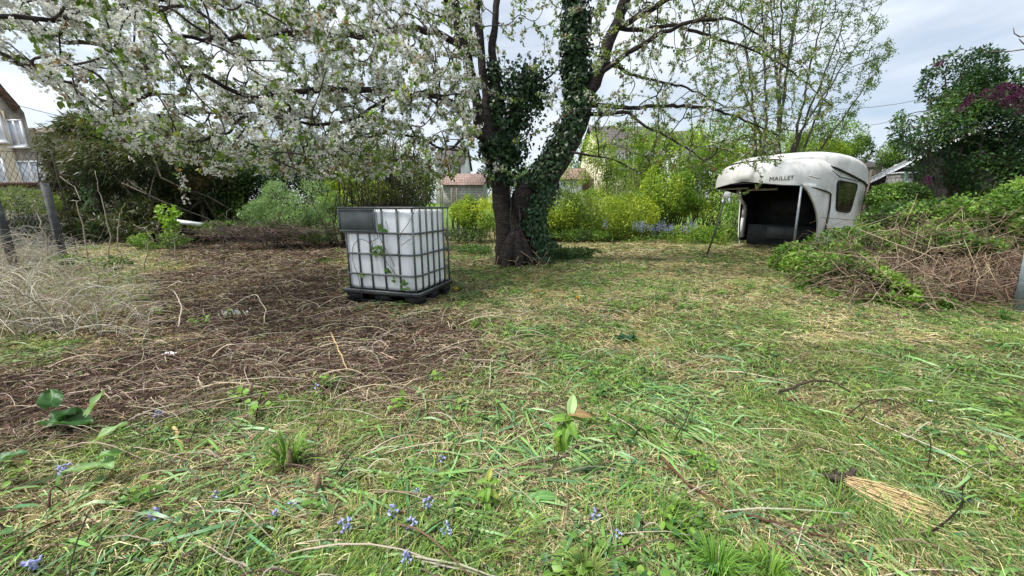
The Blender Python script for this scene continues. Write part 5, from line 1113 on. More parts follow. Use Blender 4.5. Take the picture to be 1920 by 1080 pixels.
# --- tall slender multi stem tree
def slender():
    T = Tree(); base = on_ground(1440, 425); base = atY(1450, 420, 14.); base[2] = hgt(base[0], 14.); Y = 14.
    e = empty('slender_tree', base, 'tall many stemmed tree with sparse small spring leaves rising behind the white shell', 'tree')
    tops = [(1380, -60), (1420, -160), (1470, -200), (1520, -140), (1560, -60), (1600, 0), (1640, 30), (1350, 30), (1660, 110), (1440, -80), (1500, -60), (1585, 80)]
    for i, (tx, ty) in enumerate(tops):
        b = base + [U(-.5, .5), U(-.3, .3), 0]; top = atY(tx, ty, Y + U(-1, 1.2)); 
        m = b + (top - b) * .45 + np.array([(b[0] - top[0]) * .18, 0, 0]); 
        T.limb([b, b + (m - b) * .5, m, m + (top - m) * .5, top], [.065, .055, .042, .025, .008], None, sub=.25, jit=.02)
    tg = []
    while len(tg) < 1700:
        px = U(1290, 1680); py = U(-260, 300); hw = np.interp(py, [-260, -100, 100, 200, 300], [110, 150, 190, 150, 110]); cx = np.interp(py, [-260, 100, 300], [1480, 1490, 1450])
        if abs(px - cx) > hw: continue
        tg.append(atY(px, py, Y + U(-1.6, 1.8)))
    T.grow(tg, .14, .3, .015); a = Acc(); T.tubes(a, .0045, .38, sidesbig=8); put(a, 'branches', M['bark'], e, True)
    ok = (np.array(T.w) <= 5) & (np.array(T.r) < .03); S, _ = sites(T, ok, 3); n = len(S); k = 4; a = Acc()
    S = S[U(0, 1, n) < .8]; n = len(S)
    leaves(a, np.repeat(S, k, 0) + rng.normal(size=(n * k, 3)) * .05, nrm(rng.normal(size=(n * k, 3)) + [0, 0, .3]), randdir(n * k), U(.05, .10, n * k), jitter_col(np.array([[.11, .18, .04], [.16, .26, .05], [.08, .14, .035]])[rng.integers(0, 3, n * k)], n * k, .2), 'k', .8)
    put(a, 'leaves', M['leaf'], e)
slender()

# --- lilac at right, with purple heads
def lilac():
    T = Tree(); base = atY(1800, 400, 9.5); base[2] = hgt(base[0], 9.5); e = empty('lilac_tree', base, 'lilac tree with dark purple flower heads and deep green leaves at the right edge', 'tree')
    for i, (tx, ty, d) in enumerate(((1740, 220, 9.3), (1770, 140, 9.8), (1810, 110, 9.5), (1860, 150, 9.2), (1900, 180, 9.6), (1950, 160, 9.4), (1840, 230, 8.8), (1720, 260, 9.2), (2000, 200, 9.6))):
        b = base + [U(-.3, .9), U(-.3, .3), 0]; top = atY(tx, ty, d); m = b + (top - b) * .5 + rng.normal(size=3) * .12; T.limb([b, m, top], [.055, .035, .01], None, sub=.15, jit=.03)
    tg = []
    B = [bl(1800, 150, 9.6, 48, 50), bl(1770, 230, 9.4, 70, 55), bl(1850, 230, 9.2, 60, 70), bl(1920, 230, 9.3, 60, 90), bl(1880, 320, 9.0, 70, 50), bl(1990, 250, 9.4, 80, 110), bl(1910, 160, 9.6, 30, 35, w=.4)]
    p, d = blobpts(420, B, .38, 1.4, .5, 9); T.grow(list(p), .12, .5, .02); a = Acc(); T.tubes(a, .0055, .42, sidesbig=8); put(a, 'branches', M['twigbark'], e, True)
    a = Acc(); foliage(a, 30000, B + [bl(1900, 290, 9.0, 80, 80), bl(1850, 180, 9.4, 60, 40), bl(1800, 300, 9.5, 70, 50, w=.6)], [[.022, .05, .02], [.035, .08, .03], [.06, .13, .035], [.11, .20, .045]], (.055, .11), 'k', .85, gap=.43, f=1.7, seed=9)
    P = np.array(T.p); ok = np.array(T.w) <= 3; S = P[ok]; n = len(S); leaves(a, np.repeat(S, 2, 0) + rng.normal(size=(2 * n, 3)) * .05, nrm(rng.normal(size=(2 * n, 3))), randdir(2 * n), U(.05, .09, 2 * n), jitter_col((.06, .12, .035), 2 * n, .4), 'k', .9)
    put(a, 'leaves', M['leaf'], e)
    # flower heads: upright cones of tiny florets
    for (px, py, Y) in ((1870, 180, 8.9), (1885, 172, 8.9), (1898, 188, 8.8), (1856, 190, 8.9), (1912, 200, 8.8), (1880, 198, 8.8), (1903, 170, 9), (1866, 170, 8.9), (1893, 205, 8.8), (1916, 178, 9), (1880, 188, 9), (1908, 188, 8.8), (1916, 215, 8.8), (1808, 200, 9), (1800, 210, 9), (1820, 192, 9), (1755, 126, 9.6), (1843, 182, 9), (1740, 345, 8.9)):
        c = atY(px, py, Y - .5); k = 170; t = U(0, 1, k); th = U(0, 6.28, k); ax = nrm(np.array([rng.normal() * .3, rng.normal() * .3, 1])); rr_ = .065 * (1 - t) ** .6 + .01
        q = c + ax * t[:, None] * .17 + np.stack([np.cos(th) * rr_, np.sin(th) * rr_, rng.normal(size=k) * .01], -1)
        a = Acc(); leaves(a, q, randdir(k), randdir(k), .028, jitter_col((.085, .012, .062), k, .5), 'k', 1.1); put(a, 'flower_head', M['leaf'], e)
lilac()
def edge_twigs():
    a = Acc()
    for P in ([(1925, 92, 4), (1895, 96, 4), (1860, 97, 4), (1843, 94, 4), (1838, 87, 4)], [(1930, 67, 4), (1912, 69, 4), (1902, 63, 4), (1900, 52, 4)], [(1926, 86, 4), (1917, 80, 4), (1911, 73, 4)]): tube(a, np.array([atY(*p) for p in P]), [.006, .005, .004, .003, .0025][:len(P)], 6)
    P = [atY(1925, 92, 4), atY(2050, 60, 4.2), atY(2150, 200, 4.6), (7.6, 4.9, 1.2), (7.5, 5, 0)]; tube(a, P, [.006, .01, .014, .018, .02], 6)
    tube(a, [atY(1930, 67, 4), atY(2050, 60, 4.2)], .005, 5)
    thing_mesh(a, 'bare_branch', M['greystem'], (7.5, 5, 0), 'bare curling twig tips against the sky at the top right edge', 'branch', smooth=True)
edge_twigs()

# --- bramble mound and brush pile, right
def mound():
    B = [bl(1560, 515, 5.4, 60, 58, .8), bl(1600, 465, 6.2, 60, 36, .8, w=.6), bl(1620, 545, 4.7, 50, 44, .5, w=.9), bl(1500, 490, 6.6, 40, 34, .6, w=.5), bl(1690, 540, 4.8, 40, 25, .4, w=.3), bl(1540, 560, 4.9, 40, 26, .5, w=.5), bl(1660, 555, 4.45, 40, 30, .3, w=.5), bl(1740, 560, 4.5, 30, 16, .3, w=.2)]
    c = atY(1600, 520, 7.6); e = shrub('bramble_bush', 'fresh green bramble bush in front of the white shell', 'bramble', B, 14000, [[.06, .13, .02], [.10, .20, .03], [.17, .30, .04], [.22, .36, .06]], (.035, .075), '6', 1.0, gap=.44, f=3, nst=36, r0=.005, smat='greystem', droop=.1)
    B = [bl(1700, 420, 7.4, 80, 40), bl(1780, 415, 6.6, 90, 44), bl(1860, 405, 5.9, 80, 50), bl(1720, 445, 6.2, 70, 24), bl(1870, 440, 5.2, 80, 32), bl(1720, 470, 5.5, 60, 24), bl(1800, 460, 5.1, 60, 22, w=.7), bl(1640, 460, 6.4, 50, 36), bl(1680, 370, 9.6, 50, 25), bl(1950, 400, 6, 70, 70), bl(1650, 445, 7.4, 60, 22), bl(1800, 445, 6.2, 80, 24), bl(1740, 450, 6.6, 60, 22)]
    shrub('bramble_thicket', 'long bank of brambles and leafy stems over the brush pile at right', 'bramble', B, 48000, [[.04, .08, .02], [.07, .14, .025], [.12, .22, .035], [.19, .32, .05], [.26, .38, .09]], (.04, .08), '6', .95, gap=.43, f=2.2, nst=80, r0=.005, smat='greystem', droop=.05)
    # brush pile: dead canes with dark hollows
    a = Acc()
    for i in range(2300):
        px = U(1600, 1960); Y = U(4.3, 6.3); py0 = 500; p = atY(px, py0, Y); p[2] = hgt(p[0], p[1]) + np.interp(Y, [4.3, 4.9, 6.3], [.10, .42, .5]) * np.interp(px, [1600, 1750], [.6, 1]) * U(.25, 1.05)
        L_ = U(.3, 1.2); d = nrm(np.array([rng.normal(), rng.normal() * .6, rng.normal() * .35])); q = p + d * L_; q[2] = max(hgt(q[0], q[1]) + .01, q[2]); P = wobble(p, q, 7, .22, -.15); P[:, 2] = np.maximum(P[:, 2], hgt(P[:, 0], P[:, 1]) + .01)
        tube(a, P, np.linspace(.0040, .002, 7) * U(.6, 1.5), 4, jitter_col([(.22, .16, .11), (.09, .06, .045), (.15, .10, .07), (.36, .29, .21)][rng.integers(0, 4)], 1, .25)[0], cap=False)
    # the arched tuft of dry stems
    for i in range(220):
        c = atY(1815, 482, 5.0); b = c + [U(-.1, .2), U(-.1, .1), 0]; th = U(2.6, 4.2) if U() < .8 else U(0, 1.5); q = b + np.array([math.cos(th) * U(.3, .8), -U(.1, .5), -U(.3, .55)]); q[2] = max(q[2], .02); tube(a, wobble(b, q, 7, .08, -.2), .0035, 3, jitter_col((.34, .25, .16), 1, .3)[0], cap=False)
    c = on_ground(1750, 560); e = empty('brush_pile', c, 'heap of dead brown bramble canes with dark hollows at right', 'brush pile'); put(a, 'canes', M['dry'], e)
    s = Acc(); B2 = [bl(1740, 510, 5.9, 80, 36, .5), bl(1860, 510, 5.6, 70, 50, .5)]; foliage(s, 9000, B2, [[.03, .02, .015], [.05, .033, .022], [.09, .06, .04]], (.03, .09), 'k', .6, gap=.3); put(s, 'dead_leaves', M['dry'], e)
mound()
# --- left: pale dry stems in an arching tangle
def left_tangle():
    a = Acc()
    def cane(b, ln, th, col, r_=.004, lean=1.0, seg=9):
        t = np.linspace(0, 1, seg); h = ln * U(.1, .75); P = np.stack([b[0] + math.cos(th) * ln * .8 * t ** 1.4 * lean, b[1] + math.sin(th) * ln * .6 * t ** 1.5 * lean, b[2] + h * np.sin(t * U(1.5, 2.7))], -1)
        P += np.cumsum(rng.normal(size=P.shape) * ln * .012, 0); P[:, 2] = np.maximum(P[:, 2], hgt(P[:, 0], P[:, 1]) + .01); tube(a, P, np.linspace(r_, r_ * .45, seg), 4, col, cap=False)
    for i in range(1700):
        px = U(-150, 290) if U() < .55 else U(-150, 150); py = U(455, 640); b = on_ground(px, py); b = b if b[1] > 2.6 else b * [1, 1, 1]
        cane(b, U(.3, 1.15) * np.interp(px, [-150, 60, 300], [1.25, 1, .45]), U(0, 6.28), jitter_col([(.52, .48, .40), (.42, .37, .30), (.24, .19, .14), (.60, .55, .46), (.34, .31, .19)][rng.integers(0, 5)], 1, .2)[0], U(.0018, .0055))
    for i in range(650):
        px = U(-100, 120); py = U(440, 520); b = on_ground(px, py); cane(b, U(.5, 1.3), U(-.5, 2), jitter_col((.48, .45, .40), 1, .25)[0], U(.002, .0035), .5)
    e = empty('dry_stem_tangle', on_ground(100, 520), 'tangle of bleached arching dead canes along the left fence', 'dead stems'); put(a, 'canes', M['dry'], e)
    a = Acc()
    for (pix, Y) in (([(200, 470), (198, 400), (185, 350), (178, 320)], 7.5), ([(160, 470), (145, 400), (152, 370), (112, 330)], 7.), ([(80, 500), (85, 430), (62, 390), (64, 375)], 6.2), ([(270, 500), (285, 440), (250, 420)], 7.), ([(330, 490), (327, 450), (340, 430)], 7.5), ([(220, 470), (222, 410), (235, 380)], 7.8)):
        P = np.array([atY(x, y, Y + k * .05) for k, (x, y) in enumerate(pix)]); P[0, 2] = 0; t = np.linspace(0, len(P) - 1, 12); Q = np.stack([np.interp(t, np.arange(len(P)), P[:, k]) for k in range(3)], -1); Q[1:-1] += rng.normal(size=(10, 3)) * .02; tube(a, Q, np.linspace(.012, .004, 12), 5, (.36, .32, .25))
    put(a, 'bare_saplings', M['dry'], e, True)
    a = Acc()
    for i in range(600):
        px, py = 500 + rng.normal() * 75, 426 + abs(rng.normal()) * 12; p = atY(px, py, 10.6 + U(-.5, .3)); q = p + nrm(rng.normal(size=3) * [1, .6, .25]) * U(.2, .8); q[2] = max(q[2], .03); tube(a, wobble(p, q, 5, .15), .006, 3, jitter_col((.14, .11, .09), 1, .4)[0], cap=False)
    thing_mesh(a, 'cut_branch_heap', M['dry'], on_ground(500, 440), 'low heap of dark cut branches under the grey green bush', 'brush pile')
left_tangle()

# ================================================================== FENCES
fm = surf('rusty_wire', (.07, .05, .04), (.16, .12, .10), 30, .7, .1, metal=.2)
fmd = surf('dark_wire', (.03, .025, .02), (.06, .05, .04), 30, .9, 0, spec=.1)
fm2 = surf('grey_wire', (.22, .22, .22), (.34, .34, .34), 30, .5, .1, metal=.4)
def chain(acc, A, B, z0, z1, s=.06, r_=.0022, ztop=None):
    A = np.array(A, float); B = np.array(B, float); L_ = np.linalg.norm((B - A)[:2]); d = (B - A) / L_; H = z1 - z0; n = int(L_ / s); m = max(2, int(H / s))
    for i in range(n):
        for sg in (1, -1):
            P = [A[:2].tolist() + [0]]; P = []
            for k in range(m + 1):
                x = (i + (.5 if k % 2 else 0) * sg + (0 if sg > 0 else 1)) * s; q = A + d * x; P.append([q[0], q[1] + .004 * sg, z0 + H * k / m])
            tube(acc, P, r_, 3, cap=False)
def fences():
    conc = surf('weathered_concrete', (.05, .053, .053), (.11, .113, .113), 8, .9, .5, c3=(.15, .15, .14))
    # left boundary: posts and mesh, one fence
    a0 = atY(-260, 400, 6.0); a1 = atY(-2, 400, 6.6); b0 = atY(98, 400, 7.2)
    e = empty('chainlink_fence', (a1[0], a1[1], 0), 'old chain link fence on concrete posts at the left edge, half buried in dead stems', 'fence')
    for (q, lean, h) in ((b0, .0, 1.62), (a1, .0, 1.5), (a0, 0, 1.6)):
        a = Acc(); box(a, (q[0], q[1], h / 2), (.085, .085, h)); tube(a, [(q[0], q[1], h), (q[0], q[1], h + .015)], .045, 8); put(a, 'post', conc, e)
    a = Acc(); chain(a, (a0[0], a0[1], 0), (a1[0], a1[1], 0), .05, 1.5, .06, .0022); chain(a, (a1[0], a1[1], 0), (b0[0], b0[1], 0), .05, 1.5, .055, .0022); put(a, 'wire_mesh', fm2, e)
    a = Acc()
    for z in (.5, 1.0, 1.5): tube(a, [(a0[0], a0[1], z), (a1[0], a1[1], z), (b0[0], b0[1], z)], .004, 5)
    put(a, 'tension_wire', fm2, e)
    c0 = atY(-260, 300, 8.2); c1 = atY(100, 300, 9.2); e = empty('rusty_fence', (c1[0], c1[1], 0), 'taller rusty chain link fence in front of the rendered house at left', 'fence')
    zt = atY(60, 285, 9.1)[2]; a = Acc(); chain(a, (c0[0], c0[1], 0), (c1[0], c1[1], 0), 1.6, zt, .10, .0042); put(a, 'wire_mesh', fm, e)
    for q in (c0, c1): a = Acc(); tube(a, [(q[0], q[1], 0), (q[0], q[1], zt)], .014, 8); put(a, 'post', fmd, e)
    a = Acc(); tube(a, [(c0[0], c0[1], zt), (c1[0], c1[1], zt)], .008, 6); tube(a, [(c0[0], c0[1], 1.6), (c1[0], c1[1], 1.6)], .008, 6); put(a, 'rail', fm, e)
    shrub('clipped_hedge', 'low clipped yellow green hedge behind the left chain link fence', 'hedge', [bl(40, 378, 11, 60, 26, .5), bl(-60, 378, 11, 60, 26, .5)], 6000, [[.05, .09, .02], [.10, .15, .03], [.2, .27, .04]], (.05, .09), 'k', .8, gap=.3, nst=20)
    # centre: garden fence beyond the tank
    e = empty('garden_fence', atY(850, 400, 19) * [1, 1, 0], 'thin wire garden fence with grey posts beyond the tank', 'fence')
    for px, r_ in ((847, .06), (856, .035), (885, .02), (866, .02), (825, .04)):
        p = atY(px, 352 if r_ > .03 else 368, 19.); g = hgt(p[0], 19.); a = Acc(); tube(a, [(p[0], 19., g - .1), p], r_, 7); put(a, 'post', M['greystem'], e)
    a = Acc()
    for z in (.5, .9, 1.3, 1.7): p = atY(800, 380, 19); q = atY(960, 380, 19); g = hgt(p[0], 19.); tube(a, [(p[0], 19, g + z), (q[0], 19, g + z)], .008, 4)
    put(a, 'wire', fm2, e)
    # right: mesh in front of the garage
    p0 = atY(1632, 330, 12.5); p1 = atY(1790, 330, 12.5); e = empty('mesh_fence', (p1[0], p1[1], 0), 'brown chain link fence in front of the dark garage at right', 'fence')
    zt = atY(1700, 318, 12.5)[2]; a = Acc(); chain(a, (p0[0], p0[1], 0), (p1[0], p1[1], 0), .3, zt, .14, .0035); put(a, 'wire_mesh', fmd, e); a = Acc(); tube(a, [(p0[0], 12.5, 0), (p0[0], 12.5, zt)], .03, 7); put(a, 'post', fm, e)
    q = atY(1700, 322, 12.4); a = Acc(); tube(a, [(q[0], 12.4, 0), q], .045, 8); put(a, 'post', surf('green_post', (.02, .05, .035), (.04, .08, .055), 8, .5, .1), e)
fences()

# ================================================================== BUILDINGS
def tiles(name, c1, c2, c3, sc=(1, 1, 1), w_=.25, h_=.3):
    m = mat_new(name); t = m.node_tree; l = t.links.new; tcn = N(t, 'ShaderNodeTexCoord'); br = N(t, 'ShaderNodeTexBrick'); br.inputs['Scale'].default_value = 1; br.inputs['Brick Width'].default_value = w_; br.inputs['Row Height'].default_value = h_; br.inputs['Mortar Size'].default_value = .02
    br.inputs['Color1'].default_value = (*c1, 1); br.inputs['Color2'].default_value = (*c2, 1); br.inputs['Mortar'].default_value = (*c3, 1); n = N(t, 'ShaderNodeTexNoise'); n.inputs['Scale'].default_value = 2; n.inputs['Detail'].default_value = 8
    mm = N(t, 'ShaderNodeMixRGB', blend_type='OVERLAY'); mm.inputs[0].default_value = .7; mp_ = N(t, 'ShaderNodeMapping'); mp_.inputs['Rotation'].default_value = (R(90), 0, 0)
    b = N(t, 'ShaderNodeBsdfPrincipled'); b.inputs['Roughness'].default_value = .85; o = N(t, 'ShaderNodeOutputMaterial'); bp = N(t, 'ShaderNodeBump'); bp.inputs['Strength'].default_value = .6; bp.inputs['Distance'].default_value = .03
    l(tcn.outputs['Object'], mp_.inputs[0]); l(mp_.outputs[0], br.inputs[0]); l(tcn.outputs['Object'], n.inputs[0]); l(br.outputs[0], mm.inputs[1]); l(n.outputs[0], mm.inputs[2]); l(mm.outputs[0], b.inputs[0]); l(br.outputs['Fac'], bp.inputs['Height']); l(bp.outputs[0], b.inputs['Normal']); l(b.outputs[0], o.inputs[0]); return m
RT = tiles('dark_roof_tiles', (.075, .066, .06), (.11, .095, .085), (.02, .018, .017)); RR = tiles('red_roof_tiles', (.22, .15, .125), (.29, .20, .165), (.10, .06, .05)); RB = tiles('brown_roof_tiles', (.12, .095, .075), (.17, .13, .10), (.04, .03, .025)); BLK = tiles('concrete_blocks', (.24, .235, .22), (.30, .29, .27), (.16, .155, .15), w_=.5, h_=.22)
cream = surf('cream_render', (.62, .55, .40), (.74, .67, .50), 1.2, .9, .3, bscale=40, bdist=.01); pebble = surf('pebbledash', (.26, .23, .19), (.38, .34, .28), 3, .95, .9, bscale=60, bdist=.02); whw = surf('white_wall', (.55, .56, .54), (.72, .73, .71), 2, .85, .3); pvc = surf('white_frame', (.75, .76, .77), (.82, .83, .84), 4, .4, 0); glass = surf('window_glass', (.10, .12, .14), (.2, .23, .26), 1, .1, 0, spec=.8); blind = surf('pale_shutter', (.55, .60, .66), (.68, .72, .76), 3, .6, .1); brownw = surf('brown_wood', (.10, .05, .03), (.15, .08, .05), 5, .7, .2)
def win(e, x, z, Y, w_, h_, frame=pvc, fill=glass, sh=None, sill=True):
    a = Acc(); t = .07
    for (cx, cz, sx, sz) in ((x, z + h_ / 2 - t / 2, w_, t), (x, z - h_ / 2 + t / 2, w_, t), (x - w_ / 2 + t / 2, z, t, h_ - 2 * t), (x + w_ / 2 - t / 2, z, t, h_ - 2 * t), (x, z, t, h_ - 2 * t)): box(a, (cx, Y - .05, cz), (sx, .08, sz))
    o = put(a, 'window', frame, e); a = Acc()
    box(a, (x, Y - .015, z), (w_ - .02, .02, h_ - .02)); put(a, 'pane', fill, o)
    if sill: a = Acc(); box(a, (x, Y - .10, z - h_ / 2 - .05), (w_ + .2, .16, .08)); put(a, 'sill', frame, o)
    if sh:
        for sx in (-1, 1): a = Acc(); box(a, (x + sx * (w_ * .75), Y - .05, z), (w_ * .48, .05, h_ + .05)); put(a, 'shutter', sh, o)
def left_house():
    Y = 18.; k = lambda px, py: atY(px, py, Y); e = empty('rendered_house', k(30, 388) * [1, 1, 0], 'cream and grey pebbledash house with steep gable at the left edge', 'house')
    A = k(-110, 20); E = k(49, 202); G = k(66, 240); H_ = k(98, 292)
    # gable wall facing the garden
    poly = [(A[0] - 4.5, -.5), (H_[0] + .4, -.5), (H_[0] + .4, H_[2] - .4), (H_[0], H_[2]), (G[0], G[2]), (E[0] - .15, G[2] + .01), (E[0] - .15, E[2] - .2), (A[0], A[2]), (A[0] - 4.5, A[2] - 4.5)]
    away = np.array([-.86, .51, 0]) * 8; a = Acc(); prism(a, poly, (0, Y, 0), (1, 0, 0), (0, 0, 1), away); put(a, 'wall', pebble, e)
    d = nrm(E - A); up = np.array([-d[2], 0, d[0]]) ; 
    a = Acc(); p0 = A - d * .0; p1 = E + d * .25
    prism(a, [(0, 0), (np.linalg.norm(p1 - p0), 0), (np.linalg.norm(p1 - p0), .22), (0, .22)], p0 + [0, -.45, 0], d, up, away * 1.05); put(a, 'roof', RB, e)
    a = Acc(); prism(a, [(0, -.02), (np.linalg.norm(p1 - p0), -.02), (np.linalg.norm(p1 - p0), .16), (0, .16)], p0 + [0, -.50, 0], d, up, (0, .04, 0)); put(a, 'bargeboard', brownw, e)
    # cream wing in front
    c = k(14, 250); a = Acc(); top = k(0, 208)[2]; x1 = atY(14, 250, Y - .1)[0]; box(a, (x1 - 3, Y - .07, top / 2 - .2), (6, .16, top + .4)); put(a, 'front_wall', cream, e)
    p = k(34, 250); win(e, p[0], p[2], Y, .72, 1.15, fill=blind); p = k(63, 325); win(e, p[0], p[2], Y, 1.25, 1.1, fill=blind)
    p = atY(-4, 235, Y - .15); win(e, p[0] - .1, p[2], Y - .15, .8, 1.4, fill=blind); p = atY(2, 320, Y - .15); win(e, p[0] - .2, p[2], Y - .15, 1.0, 1.2, fill=blind)
    a = Acc(); q0 = k(66, 240); q1 = k(76, 285); tube(a, [q0 + [0, -.05, 0], q1 + [0, -.05, 0]], .03, 6); put(a, 'drain_pipe', brownw, e)
    # low dark shed roof between the fence and the house
    s0 = atY(-200, 345, 13.); s1 = atY(72, 345, 13.); e2 = empty('garden_shed', (s1[0], 13, 0), 'low dark roofed shed behind the left fences', 'shed'); a = Acc(); box(a, ((s0[0] + s1[0]) / 2, 14.6, s1[2] / 2 - .1), (s1[0] - s0[0] - .3, 2.6, s1[2])); put(a, 'wall', cream, e2); a = Acc(); box(a, ((s0[0] + s1[0]) / 2, 14.6, s1[2] + .0), (s1[0] - s0[0], 3.2, .12)); put(a, 'roof', brownw, e2)
left_house()
def gable_house(name, label, px0, px1, pyb, pye, pyr, Y, dep, wallm, roofm, cat='house', ridge_in=0, wins=(), chim=(), lean=None):
    """ridge parallel to the picture: front wall px0..px1, eaves at pye, ridge at pyr"""
    a0, a1 = atY(px0, pye, Y), atY(px1, pye, Y); rz = atY(px0, pyr, Y + dep / 2)[2]; g = min(hgt(a0[0], Y), hgt(a1[0], Y)) - .3
    e = empty(name, ((a0[0] + a1[0]) / 2, Y, g), label, cat); ez = a0[2]; a = Acc(); cx = (a0[0] + a1[0]) / 2; W_ = a1[0] - a0[0]
    prism(a, [(0, g), (dep, g), (dep, ez - .02), (dep / 2, rz - .08), (0, ez - .02)], (a0[0], Y, 0), (0, 1, 0), (0, 0, 1), (W_, 0, 0)); put(a, 'wall', wallm, e)
    a = Acc()
    for s in (0, 1):
        y0 = Y - .3 if s == 0 else Y + dep + .3; sl = (rz - ez) / (dep / 2); z0 = ez - .3 * sl; ym = Y + dep / 2
        P = np.array([[a0[0] - .25, y0, z0], [a1[0] + .25, y0, z0], [a1[0] + .25 - ridge_in, ym, rz], [a0[0] - .25 + ridge_in, ym, rz]]); Q = P + [0, 0, .12]
        a.add(np.concatenate([P, Q]), [[0, 1, 2, 3], [4, 5, 6, 7], [0, 1, 5, 4], [1, 2, 6, 5], [3, 0, 4, 7]])
    rf = put(a, 'roof', roofm, e)
    for (px, h_) in chim: c = atY(px, pyr, Y + dep / 2); a = Acc(); box(a, (c[0], c[1], rz + h_ / 2 - .3), (.55, .5, h_ + .5)); box(a, (c[0], c[1], rz + h_), (.65, .6, .1)); tube(a, [(c[0], c[1], rz + h_), (c[0], c[1], rz + h_ + .35)], .12, 8); put(a, 'chimney', brownw if False else RR, rf)
    for (px, py, w_, h_, kw) in wins: p = atY(px, py, Y); win(e, p[0], p[2], Y, w_, h_, **kw)
    return e
gable_house('tiled_house', 'house with long brown tiled roof and chimney behind the left conifer', 60, 232, 0, 248, 222, 26, 8, pebble, RB, ridge_in=.4, chim=((222, .3),))
gable_house('white_cottage', 'small white house with dark roof and brown window left of the cherry trunk', 815, 868, 0, 306, 278, 44, 8, whw, RT, wins=((858, 316, .7, 1.5, dict(frame=brownw, fill=glass)), (847, 314, .35, .7, dict(frame=brownw, fill=glass))))
gable_house('low_barn', 'low block walled outbuilding with red tiled roof left of the cherry trunk', 830, 905, 0, 345, 328, 36, 7, BLK, RR, 'outbuilding')
gable_house('white_shed', 'low white block shed with red tiled roof right of the cherry trunk', 1046, 1102, 0, 334, 318, 30, 5, whw, RR, 'shed', wins=((1098, 350, .5, 1.6, dict(frame=brownw, fill=brownw, sill=False)),))
yh = gable_house('yellow_house', 'pale yellow house with grey shutters and dark tiled roof behind the saplings', 1128, 1240, 0, 272, 240, 28, 8, cream, RT, wins=((1170, 303, .6, 1.3, dict(sh=blind)), (1200, 290, .8, 1.4, dict(sh=blind))))
gable_house('grey_house', 'distant grey house behind the upper branches right of the yellow house', 1270, 1330, 0, 275, 248, 40, 8, whw, RT)
gable_house('dark_roofed_house', 'dark tiled roof showing between the shell and the garage', 1590, 1655, 0, 312, 294, 30, 8, pebble, RT)
a = Acc(); box(a, ((atY(1200, 330, 27.5)[0]), 27.55, atY(1200, 318, 27.5)[2]), (3.4, .85, .12)); put(a, 'balcony', surf('balcony_grey', (.2, .2, .2), (.3, .3, .3), 4, .8, .2), yh)
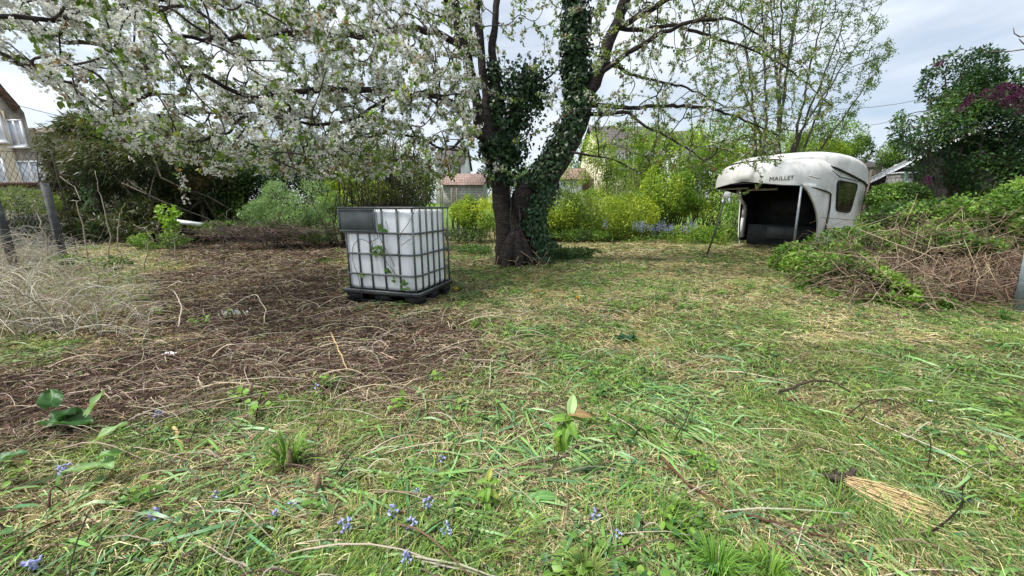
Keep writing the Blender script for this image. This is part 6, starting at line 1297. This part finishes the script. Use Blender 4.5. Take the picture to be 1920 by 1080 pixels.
def garage():
    Y = 15.; A = atY(1600, 346, Y); B_ = atY(1728, 284, Y); C_ = atY(1900, 200, Y); sl = (B_[2] - A[2]) / (B_[0] - A[0]); ridge_x = atY(1790, 300, Y)[0]; rz = A[2] + sl * (ridge_x - A[0]); x2 = ridge_x + (ridge_x - A[0])
    e = empty('garage', (ridge_x, Y, 0), 'dark walled garage with white sloping fascia board beside the lilac', 'garage'); a = Acc()
    prism(a, [(A[0] + .5, -.3), (x2 - .5, -.3), (x2 - .5, A[2] + .5 * sl), (ridge_x, rz - .05), (A[0] + .5, A[2] + .5 * sl)], (0, Y, 0), (1, 0, 0), (0, 0, 1), aw := np.array([.74, .67, 0]) * 7); put(a, 'wall', surf('dark_render', (.045, .04, .038), (.075, .066, .06), 4, .9, .5), e)
    a = Acc(); b = Acc()
    for s in (0, 1):
        p = A if s == 0 else np.array([x2, Y, A[2]]); q = np.array([ridge_x, Y, rz]); 
        P = np.array([p + [0, -.5, 0], q + [0, -.5, 0], q + aw * 1.05, p + aw * 1.05]); a.add(np.concatenate([P, P + [0, 0, .14]]), [[0, 1, 2, 3], [4, 5, 6, 7], [1, 2, 6, 5], [3, 0, 4, 7], [2, 3, 7, 6]])
        P = np.array([p + [0, -.54, -.05], q + [0, -.54, -.05], q + [0, -.54, .15], p + [0, -.54, .15]]); b.add(np.concatenate([P, P + [0, .035, 0]]), [[0, 1, 2, 3], [4, 5, 6, 7], [0, 1, 5, 4], [2, 3, 7, 6], [1, 2, 6, 5], [3, 0, 4, 7]])
    put(a, 'roof', RT, e); put(b, 'fascia', pvc, e); a = Acc(); p = atY(1683, 311, Y); box(a, p + [0, -.25, -.02], (.35, .45, .12)); put(a, 'rafter_end', pvc, e)
    # parked van roof / white object behind fence
    p = atY(1705, 325, 13.6); q = atY(1790, 330, 13.6); e2 = empty('white_caravan', (p[0], 13.6, 0), 'white box shape mostly hidden behind the fence at right', 'trailer'); a = Acc(); box(a, (p[0] + .1, 14, p[2] - .8), (.5, .5, 1.6)); put(a, 'body', BLK, e2); a = Acc(); box(a, (p[0] + .1, 13.73, p[2] - .3), (.3, .06, .12)); put(a, 'window', glass, e2); a = Acc(); box(a, (p[0] + .1, 14, p[2] + .03), (.56, .6, .05)); put(a, 'roof', pvc, e2)
garage()
# overhead wires
def wires():
    for k, (x0, y0, x1, y1, Y) in enumerate(((1560, 205, 1780, 172, 22), (1580, 240, 1760, 200, 22), (1560, 292, 1700, 285, 24), (-60, 170, 290, 245, 16))):
        a = Acc(); p, q = atY(x0, y0, Y), atY(x1, y1, Y + 3); d = (q - p); P = [p + d * t - [0, 0, .25 * math.sin(t * math.pi / 1) if 0 <= t <= 1 else 0] for t in np.linspace(-.5 if k < 3 else 0, 2.2 if k < 3 else 1, 14)]; tube(a, P, .012, 5)
        thing_mesh(a, 'overhead_wire', surf('black_cable', (.03, .03, .035), (.05, .05, .055), 5, .6, 0) if k == 0 else bpy.data.materials['black_cable'], P[0], ['upper thin cable crossing the sky left of the lilac', 'middle thin cable crossing the sky left of the lilac', 'lowest cable above the dark roof left of the garage', 'cable running behind the blossom from the left house'][k], 'cable')
wires()
# far tree line beyond the houses
def far_trees():
    for i, (px, py, Y, rx, ry) in enumerate(((960, 330, 50, 60, 30), (1080, 310, 55, 60, 40), (1350, 300, 50, 90, 50), (700, 320, 50, 120, 40), (520, 310, 45, 100, 40), (1010, 345, 38, 30, 20))):
        B = [bl(px, py, Y, rx, ry), bl(px - rx * .6, py + 10, Y, rx * .6, ry * .8), bl(px + rx * .6, py + 12, Y, rx * .6, ry * .7)]
        shrub('far_tree', ['far tree behind the fork of the cherry', 'far tree right of the cherry trunk', 'far trees behind the slender tree', 'far trees behind the willowy shrub', 'far trees above the evergreen hedge', 'far bush seen through the fork of the cherry'][i], 'tree', B, 4500, MG, (.25, .5), 'k', .8, gap=.42, f=.6, nst=8, r0=.1)
far_trees()
